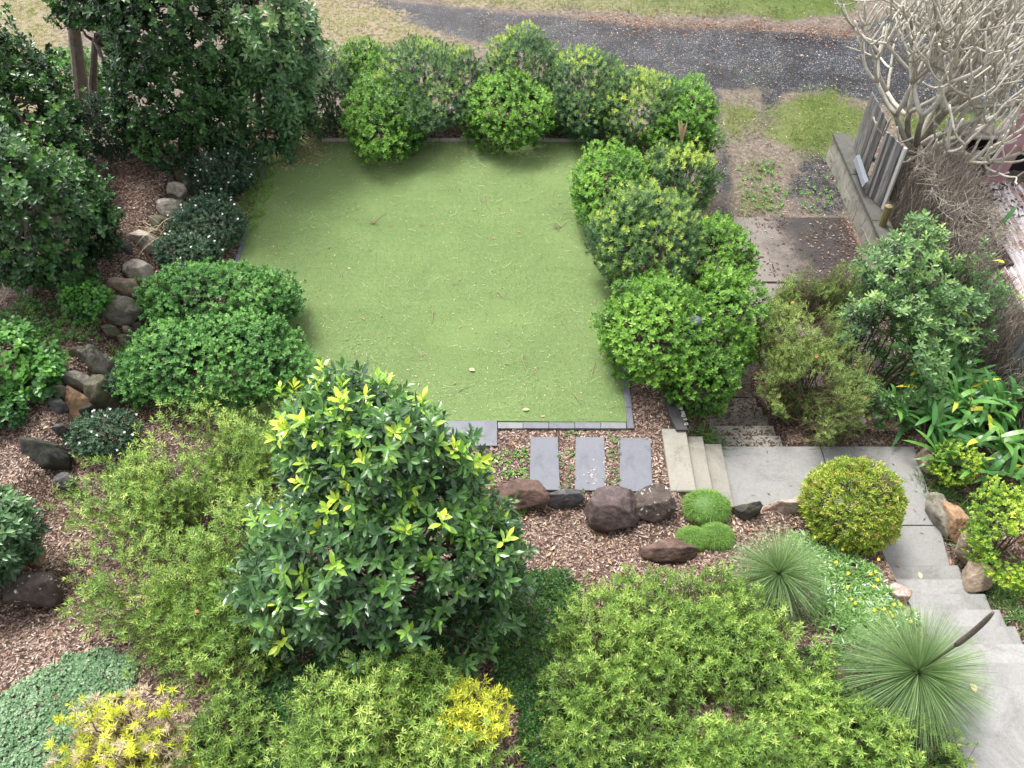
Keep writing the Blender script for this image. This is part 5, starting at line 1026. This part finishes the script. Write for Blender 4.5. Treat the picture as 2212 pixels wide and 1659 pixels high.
# ------------------------------------------------------------------ litter
M_chip = tint_mat("bark_chips", [(0, (.055, .034, .027)), (.35, (.17, .108, .084)), (.7, (.42, .31, .25)), (1, (.60, .50, .42))], .85)
M_leaf_dry = tint_mat("dry_leaf", [(0, (.16, .07, .035)), (.5, (.36, .21, .12)), (.8, (.50, .38, .22)), (1, (.62, .58, .30))], .7)
M_petal = tint_mat("pale_bits", [(0, (.30, .30, .16)), (.5, (.46, .48, .27)), (1, (.62, .58, .42))], .7)
def flat_bits(name, label, x, y, zo, L, Wd, ti, mat, r, tilt=.35, cat="litter", fold=.1):
    m = len(x); P = np.stack([x, y, terrain(x, y)+zo], 1); az = r.uniform(0, 6.28, m); d = norm(np.stack([np.cos(az), np.sin(az), r.normal(0, tilt*.5, m)], 1)); nn = norm(np.array([[0, 0, 1.0]])+r.normal(0, tilt, (m, 3))); nn = norm(nn-d*np.sum(nn*d, 1, keepdims=True)); bb = Buf(); kites(bb, P, d, nn, L, Wd, ti, fold=fold); return tag(bb.build(name, mat), label, cat, kind="stuff")
r = np.random.default_rng(21); n = 150000; x = r.uniform(-9.5, 7.2, n); y = r.uniform(1.2, 14.3, n); lw = lawn_in(x, y) < 0
pv = (x > 2.1) & (y > 5.2) & (y < 6.36) | (x > 3.02) & (x < 4.1) & (y > 6.3) & (y < 8) | (x > 4.5) & (x < 5.86) & (y < 6.4)
k = lw & ~pv & (r.uniform(size=n) < g_mulch(x, y)*np.clip(.75+.6*noise2(x, y, .6, 9), .15, 1)); x, y = x[k], y[k]; m = len(x)
bed = ((x > 3.9) & (y > 6.3)) | ((x < -6.4) & (y > 7.5)) | (y > 12.6); ti = np.clip(np.where(bed, .22, .62)+.24*r.normal(size=m)+.12*noise2(x, y, .5, 10), 0, 1)
flat_bits("bark_mulch", "layer of pinkish tan bark chips covering the garden beds", x, y, .012, r.uniform(.025, .075, m), r.uniform(.008, .022, m), ti, M_chip, r, cat="mulch")
def scatter(fn, n, r, xr=(-9, 7), yr=(1.5, 14)):
    x = r.uniform(*xr, n); y = r.uniform(*yr, n); k = r.uniform(size=n) < fn(x, y); return x[k], y[k]
r = np.random.default_rng(22); x, y = scatter(lambda x, y: (lawn_in(x, y) < -.05)*g_mulch(x, y)*(1-((x > .1) & (y > 5.2) & (y < 6.36))), 5200, r); flat_bits("fallen_leaves", "fallen dry leaves scattered over the mulch", x, y, .03, r.uniform(.05, .10, len(x)), r.uniform(.02, .04, len(x)), r.uniform(0, .9, len(x)), M_leaf_dry, r, .45)
r = np.random.default_rng(23); x, y = scatter(lambda x, y: (lawn_in(x, y) > .02)*(.12+.88*ss(12.0, 13.3, y)+.25*ss(9, 7, y)), 9000, r, (-4.8, 1.8), (6.4, 13.5)); flat_bits("lawn_litter", "tiny pale petals and clippings scattered over the lawn", x, y, .048, r.uniform(.015, .045, len(x)), r.uniform(.006, .014, len(x)), r.uniform(0, 1, len(x)), M_petal, r, .3)
r = np.random.default_rng(24); x, y = scatter(lambda x, y: (lawn_in(x, y) > .02)*(.5+.5*ss(12, 13.3, y)), 420, r, (-4.8, 1.8), (6.4, 13.5)); flat_bits("lawn_leaves", "small brown leaves scattered over the lawn", x, y, .05, r.uniform(.03, .08, len(x)), r.uniform(.012, .03, len(x)), r.uniform(.1, .8, len(x)), M_leaf_dry, r, .35)
r = np.random.default_rng(25); x, y = scatter(lambda x, y: ss(-.3, .2, poly_sd(x, y, gpoly([(560, 325), (720, 300), (690, 345), (610, 365)], 0))), 2600, r, (-5.4, -3.2), (12, 13.7)); flat_bits("corner_litter", "heap of dry brown leaves at the far left corner of the lawn", x, y, .05, r.uniform(.03, .08, len(x)), r.uniform(.01, .025, len(x)), r.uniform(.2, .9, len(x)), M_leaf_dry, r, .5)
r = np.random.default_rng(26); x, y = scatter(lambda x, y: np.clip(g_gravel(x, y)*.5+.35*(g_mulch(x, y))+.3, 0, 1)*(y < 21.5), 14000, r, (-1, 14), (11.5, 22)); flat_bits("lane_litter", "leaves and pale stones scattered over the gravel lane and driveway", x, y, .015, r.uniform(.02, .085, len(x)), r.uniform(.014, .035, len(x)), np.clip(r.normal(.4, .3, len(x)), 0, 1), M_chip, r, .35)
r = np.random.default_rng(27); x, y = scatter(lambda x, y: ss(-.7, .5, poly_sd(x, y, LEAFY_T))*.5*np.clip(.5+noise2(x, y, .6, 4), 0, 1), 9000, r, (2, 12), (19, 22.5)); flat_bits("leaf_drift", "band of reddish brown leaves along the far side of the lane", x, y, .02, r.uniform(.05, .11, len(x)), r.uniform(.025, .05, len(x)), np.clip(r.normal(.2, .2, len(x)), 0, 1), M_leaf_dry, r, .4)
r = np.random.default_rng(28); x, y = scatter(lambda x, y: np.full(len(x), .8), 3400, r, (4.4, 6.8), (8.1, 12.4)); x = 4.4+2.4*(1-(1-(x-4.4)/2.4)**2.6); kq = noise2(x, y, .8, 5)+(x-5.6)*.7 > 0; kq |= r.uniform(size=len(x)) < .15; x, y = x[kq], y[kq]; mm = len(x); P = np.stack([x, y, np.full(mm, -1.145)], 1); az = r.uniform(0, 6.28, mm); d = np.stack([np.cos(az), np.sin(az), r.normal(0, .15, mm)], 1); bb = Buf(); kites(bb, P, norm(d), np.tile([[0, 0, 1.0]], (mm, 1)), r.uniform(.03, .10, mm), r.uniform(.015, .04, mm), np.clip(r.normal(.2, .25, mm), 0, 1)); tag(bb.build("slab_litter", M_chip), "leaf litter on the driveway slabs", "litter", kind="stuff")
# dark wet litter on the driveway steps and dry twigs on the path
r = np.random.default_rng(29); xs2, ys2, zs2 = [], [], []
for k in range(5):
    n = 240; xs2.append(r.uniform(3.1, 4.05, n)); ys2.append(6.345+.29*k+.28*r.uniform(0, 1, n)**2.4); zs2.append(np.full(n, -.47-.145*(k+1)+.028))
x, y, z = map(np.concatenate, (xs2, ys2, zs2)); mm = len(x); az = r.uniform(0, 6.28, mm); d = np.stack([np.cos(az), np.sin(az), r.normal(0, .1, mm)], 1); bb = Buf(); kites(bb, np.stack([x, y, z], 1), norm(d), np.tile([[0, 0, 1.0]], (mm, 1)), r.uniform(.03, .09, mm), r.uniform(.01, .028, mm), r.uniform(0, .3, mm)); tag(bb.build("step_litter", M_chip), "dark leaf litter lying on the driveway steps", "litter", kind="stuff")
r = np.random.default_rng(30); bb = Buf(); n = 46; x = r.uniform(3.1, 5.8, n); y = r.uniform(4.5, 6.3, n); kx = (y > 5.3) | (x > 4.7); x, y = x[kx], y[kx]; n = len(x); az = r.uniform(0, 6.28, n); d = np.stack([np.cos(az), np.sin(az), 0*az], 1); kites(bb, np.stack([x, y, np.full(n, -.438)], 1), d, np.tile([[0, 0, 1.0]], (n, 1)), r.uniform(.03, .08, n), r.uniform(.008, .022, n), r.uniform(0, .7, n)); tag(bb.build("path_litter", M_leaf_dry), "few dark bits of leaf and twig on the concrete path", "litter", kind="stuff")
# single leaves worth naming, on the stairs
def one_leaf(label, u, v, z, L, Wd, ti, mat=None):
    p = at(u, v, z); az = R.uniform(0, 6.28); d = np.array([[math.cos(az), math.sin(az), .05]]); bb = Buf(); ovals(bb, np.zeros((1, 3)), norm(d), np.array([[0, 0, 1.0]]), L, Wd, ti); o = bb.build("fallen_leaf", mat or M_leaf_dry); o.location = tuple(p); tag(o, label, "leaf")
one_leaf("large pale yellow leaf on the landing beside the larger grass tree", 2108, 1497, .82, .11, .07, .95)
one_leaf("orange brown leaf on the left of the lowest stair", 1945, 1226, -.265, .09, .04, .4)
one_leaf("orange brown leaf on the right of the lowest stair near the tan rock", 2052, 1220, -.265, .10, .045, .35)
one_leaf("pale yellow leaf in the middle of the second stair", 1990, 1250, -.11, .09, .05, 1.0)
one_leaf("yellow leaf at the foot of the round yellow shrub on the path", 1730, 1068, -.435, .09, .06, .95)
one_leaf("cream oval leaf near the front of the lawn", 1026, 910-110, .05, .10, .06, .95)
one_leaf("cream oval leaf on the lawn close to the wide slate slab", 1128, 885, .05, .11, .05, .85)
# twigs
def twig(label, u0, v0, u1, v1, z=.045, rr=.006, star=False, ti=.6):
    a, c = at(u0, v0, z), at(u1, v1, z); r = np.random.default_rng(int(u0*7+v0)); m1 = a+(c-a)*.4+np.append(r.normal(0, .03, 2), .006); bb = Buf(); tube(bb, [a, m1, c], [rr, rr*.85, rr*.5], 6, ti)
    if star:
        m = 16; d = norm(np.stack([r.normal(size=m), r.normal(size=m), np.abs(r.normal(0, .3, m))], 1)); sticks(bb, np.tile(a, (m, 1)), a+d*r.uniform(.06, .13, (m, 1)), .004, .002, .35)
    else:
        d = norm(np.append(r.normal(size=2), .05)); tube(bb, [m1, m1+d*.09], [rr*.6, rr*.3], 5, ti)
    cc = (a+c)/2; tag(bb.build("fallen_twig", M_twig, loc=cc), label, "twig", "twigs fallen on the lawn")
M_twig = tint_mat("twig", [(0, (.10, .055, .045)), (.5, (.26, .19, .125)), (1, (.42, .35, .25))], .8)
for k, (p, st, lb) in enumerate((((806, 482, 835, 458), 1, "star ended brown seed stalk on the left half of the lawn"), ((1202, 491, 1222, 480), 1, "dark reddish star shaped seed stalk near the right hedge"),
        ((1043, 320, 1098, 337), 0, "long pale stick near the lawn's far edge"), ((1046, 421, 1053, 448), 0, "thin stick with a dark bud in the far half of the lawn"), ((735, 585, 740, 607), 0, "short stick on the left of the lawn"),
        ((930, 668, 932, 698), 0, "upright pale stick in the middle of the lawn"), ((1072, 628, 1090, 646), 0, "brown stick right of the lawn's middle"), ((1212, 688, 1228, 715), 0, "thick brown stick near the right hedge"),
        ((990, 845, 1016, 832), 0, "brown stick lying near the glossy tree's top"), ((1130, 765, 1138, 800), 0, "pale jointed stick in the near half of the lawn"), ((1162, 790, 1164, 818), 0, "bent stick left of the lawn's near right corner"),
        ((1284, 565, 1306, 590), 0, "forked stick beside the largest yellow tipped dome"), ((905, 767, 922, 775), 0, "short orange stick above the glossy tree"), ((1280, 805, 1286, 780), 0, "y shaped stick close to the front bright hedge mound"), ((1240, 850, 1255, 872), 0, "thin crooked stick near the lawn's front right corner"))):
    twig(lb, *p, star=bool(st))
bb = Buf(); r = np.random.default_rng(31); n = 240; x = r.uniform(-4.6, 1.5, n); y = r.uniform(6.5, 12.8, n); k = lawn_in(x, y) > .1; x, y = x[k], y[k]; n = len(x); az = r.uniform(0, 6.28, n); A = np.stack([x, y, np.full(n, .05)], 1); d = np.stack([np.cos(az), np.sin(az), 0*az], 1); L = r.uniform(.05, .2, (n, 1)); d2 = norm(d+r.normal(0, .35, d.shape)*np.array([1, 1, 0])); sticks(bb, A, A+d*L*.5, .0016, .0016, r.uniform(.3, 1, n)); sticks(bb, A+d*L*.5, A+d*L*.5+d2*L*.5, .0022, .0015, r.uniform(.4, 1, n)); tag(bb.build("lawn_straws", M_petal), "thin pale straws scattered all over the lawn", "litter", kind="stuff")
for (u, v, lb) in ((652, 388, "pale starry weed on the far left of the lawn, upper of two"), (627, 422, "pale starry weed on the far left of the lawn, lower of two"), (1126, 528, "small pale weed rosette right of the lawn's middle")):
    grass_clump("lawn_weed", lb, [(u, v, .03)], 26, .11 if u < 1000 else .05, .022, 'mound', int(u), .02, 65, 88, .1, .95, "weed")
# dry frond stuck in the hedge and pale straw tuft at the back of it
c = at(1476, 288, 1.05); bb = Buf(); straps(bb, np.tile(c-np.array([0, 0, .18]), (7, 1)), norm(np.stack([R.normal(0, .12, 7), R.normal(.25, .1, 7), np.ones(7)], 1)), norm(np.tile([[0, -1.0, .3]], (7, 1))), R.uniform(.28, .5, 7), .045, R.uniform(.45, .75, 7), .1, 5); tube(bb, [c-np.array([.1, 0, .6]), c-np.array([.02, 0, .15])], [.012, .010], 6, .2); tag(bb.build("dry_frond", M_leaf_dry, loc=c), "dry orange brown palm frond stuck upright in the hedge", "dry frond")
c = at(1030, 140, .9); n = 60; d = norm(np.stack([R.normal(0, .5, n), R.normal(-.2, .4, n), np.abs(R.normal(.6, .3, n))], 1)); bb = Buf(); straps(bb, np.tile(c-np.array([0, 0, .25]), (n, 1)), d, norm(R.normal(size=(n, 3))), R.uniform(.3, .6, n), .008, R.uniform(.5, 1, n), 1.0, 5); tag(bb.build("straw_tuft", LM['straw'], loc=c), "tuft of dry straw hanging in a gap of the back hedge", "grass tuft")
n = 40; c = at(345, 500, .5); d = norm(np.stack([R.normal(-.3, .8, n), R.normal(-.1, .6, n), np.abs(R.normal(.25, .2, n))], 1)); bb = Buf(); straps(bb, np.tile(c, (n, 1))+R.normal(0, .05, (n, 3)), d, norm(R.normal(size=(n, 3))), R.uniform(.3, .6, n), .008, R.uniform(.3, .9, n), .5, 5); tag(bb.build("straw_tuft", LM['straw'], loc=c), "tuft of dry straw lying across the mossy olive rock", "grass tuft")

# pale bare frangipani behind the fences
def bare_tree():
    r = np.random.default_rng(14); base = at(1925, 428, -1.25); root = thing("bare_tree", "pale grey leafless tree with thick blunt forking branches at the top right", "tree", base); fork = base+np.array([.05, 0, 1.35]); bt = Buf()
    tube(bt, [base-np.array([0, 0, .1]), base+np.array([-.04, 0, .6]), fork], [.20, .17, .15], 12, .1); bb = Buf(); cnt = [0]
    def grow(p, d, L, rad, lev):
        cnt[0] += 1; n = 5; pts = [p]; dd = d.copy()
        for k in range(n):
            dd = norm(dd+np.array([0, 0, .12])+r.normal(0, .10, 3)); pts.append(pts[-1]+dd*L/n)
        tip = lev <= 0; rr = np.linspace(rad, rad*(.95 if tip else .82), n+1)
        if tip: rr[-1] *= 1.05
        tube(bb if lev < 5 else bt, pts, rr, 6 if lev < 3 else 8, (np.clip(r.normal(.62, .12)+.0*rr, 0, 1)) if lev < 5 else .3)
        if tip: return
        m = 3 if r.uniform() < .24 else 2; u, v = frame(dd[None]); ph = r.uniform(0, 6.28)
        for k in range(m):
            a = ph+k*2*math.pi/m+r.normal(0, .3); th = math.radians(r.uniform(24, 50)); nd = norm(math.cos(th)*dd+math.sin(th)*(math.cos(a)*u[0]+math.sin(a)*v[0])); grow(pts[-1], nd, L*r.uniform(.72, .95), rad*.74, lev-1 if r.uniform() > .06 else lev-2)
    for k in range(12):
        a = 2*math.pi*k/12+r.normal(0, .15); el = math.radians((8, 38, 22, 55)[k % 4]+r.uniform(-8, 8)); grow(fork-np.array([0, 0, r.uniform(0, .35)]), np.array([math.cos(a)*math.cos(el), math.sin(a)*math.cos(el), math.sin(el)]), r.uniform(.74, .94)*(1.12 if math.cos(a) < -.3 else 1), .062, 5 if k % 3 else 4)
    for a in (-2.2, -1.5, -.9): grow(fork-np.array([0, 0, .3]), norm(np.array([math.cos(a), math.sin(a), -.25])), .62, .045, 3)
    for k in range(3): grow(fork, norm(np.array([r.normal(0, .3), r.normal(0, .3), 1])), .85, .066, 5)
    M_fr = tint_mat("frangipani_bark", [(0, (.11, .095, .075)), (.4, (.30, .275, .22)), (.75, (.56, .53, .455)), (1, (.66, .64, .57))], .8, 16, .9)
    part(bt, "trunk", M_fr, root, True); part(bb, "branches", M_fr, root, True); print("branches", cnt[0])
bare_tree()
print("verts", sum(len(o.data.vertices) for o in S.objects if o.type == 'MESH')/1e6, "faces", sum(len(o.data.polygons) for o in S.objects if o.type == 'MESH')/1e6)
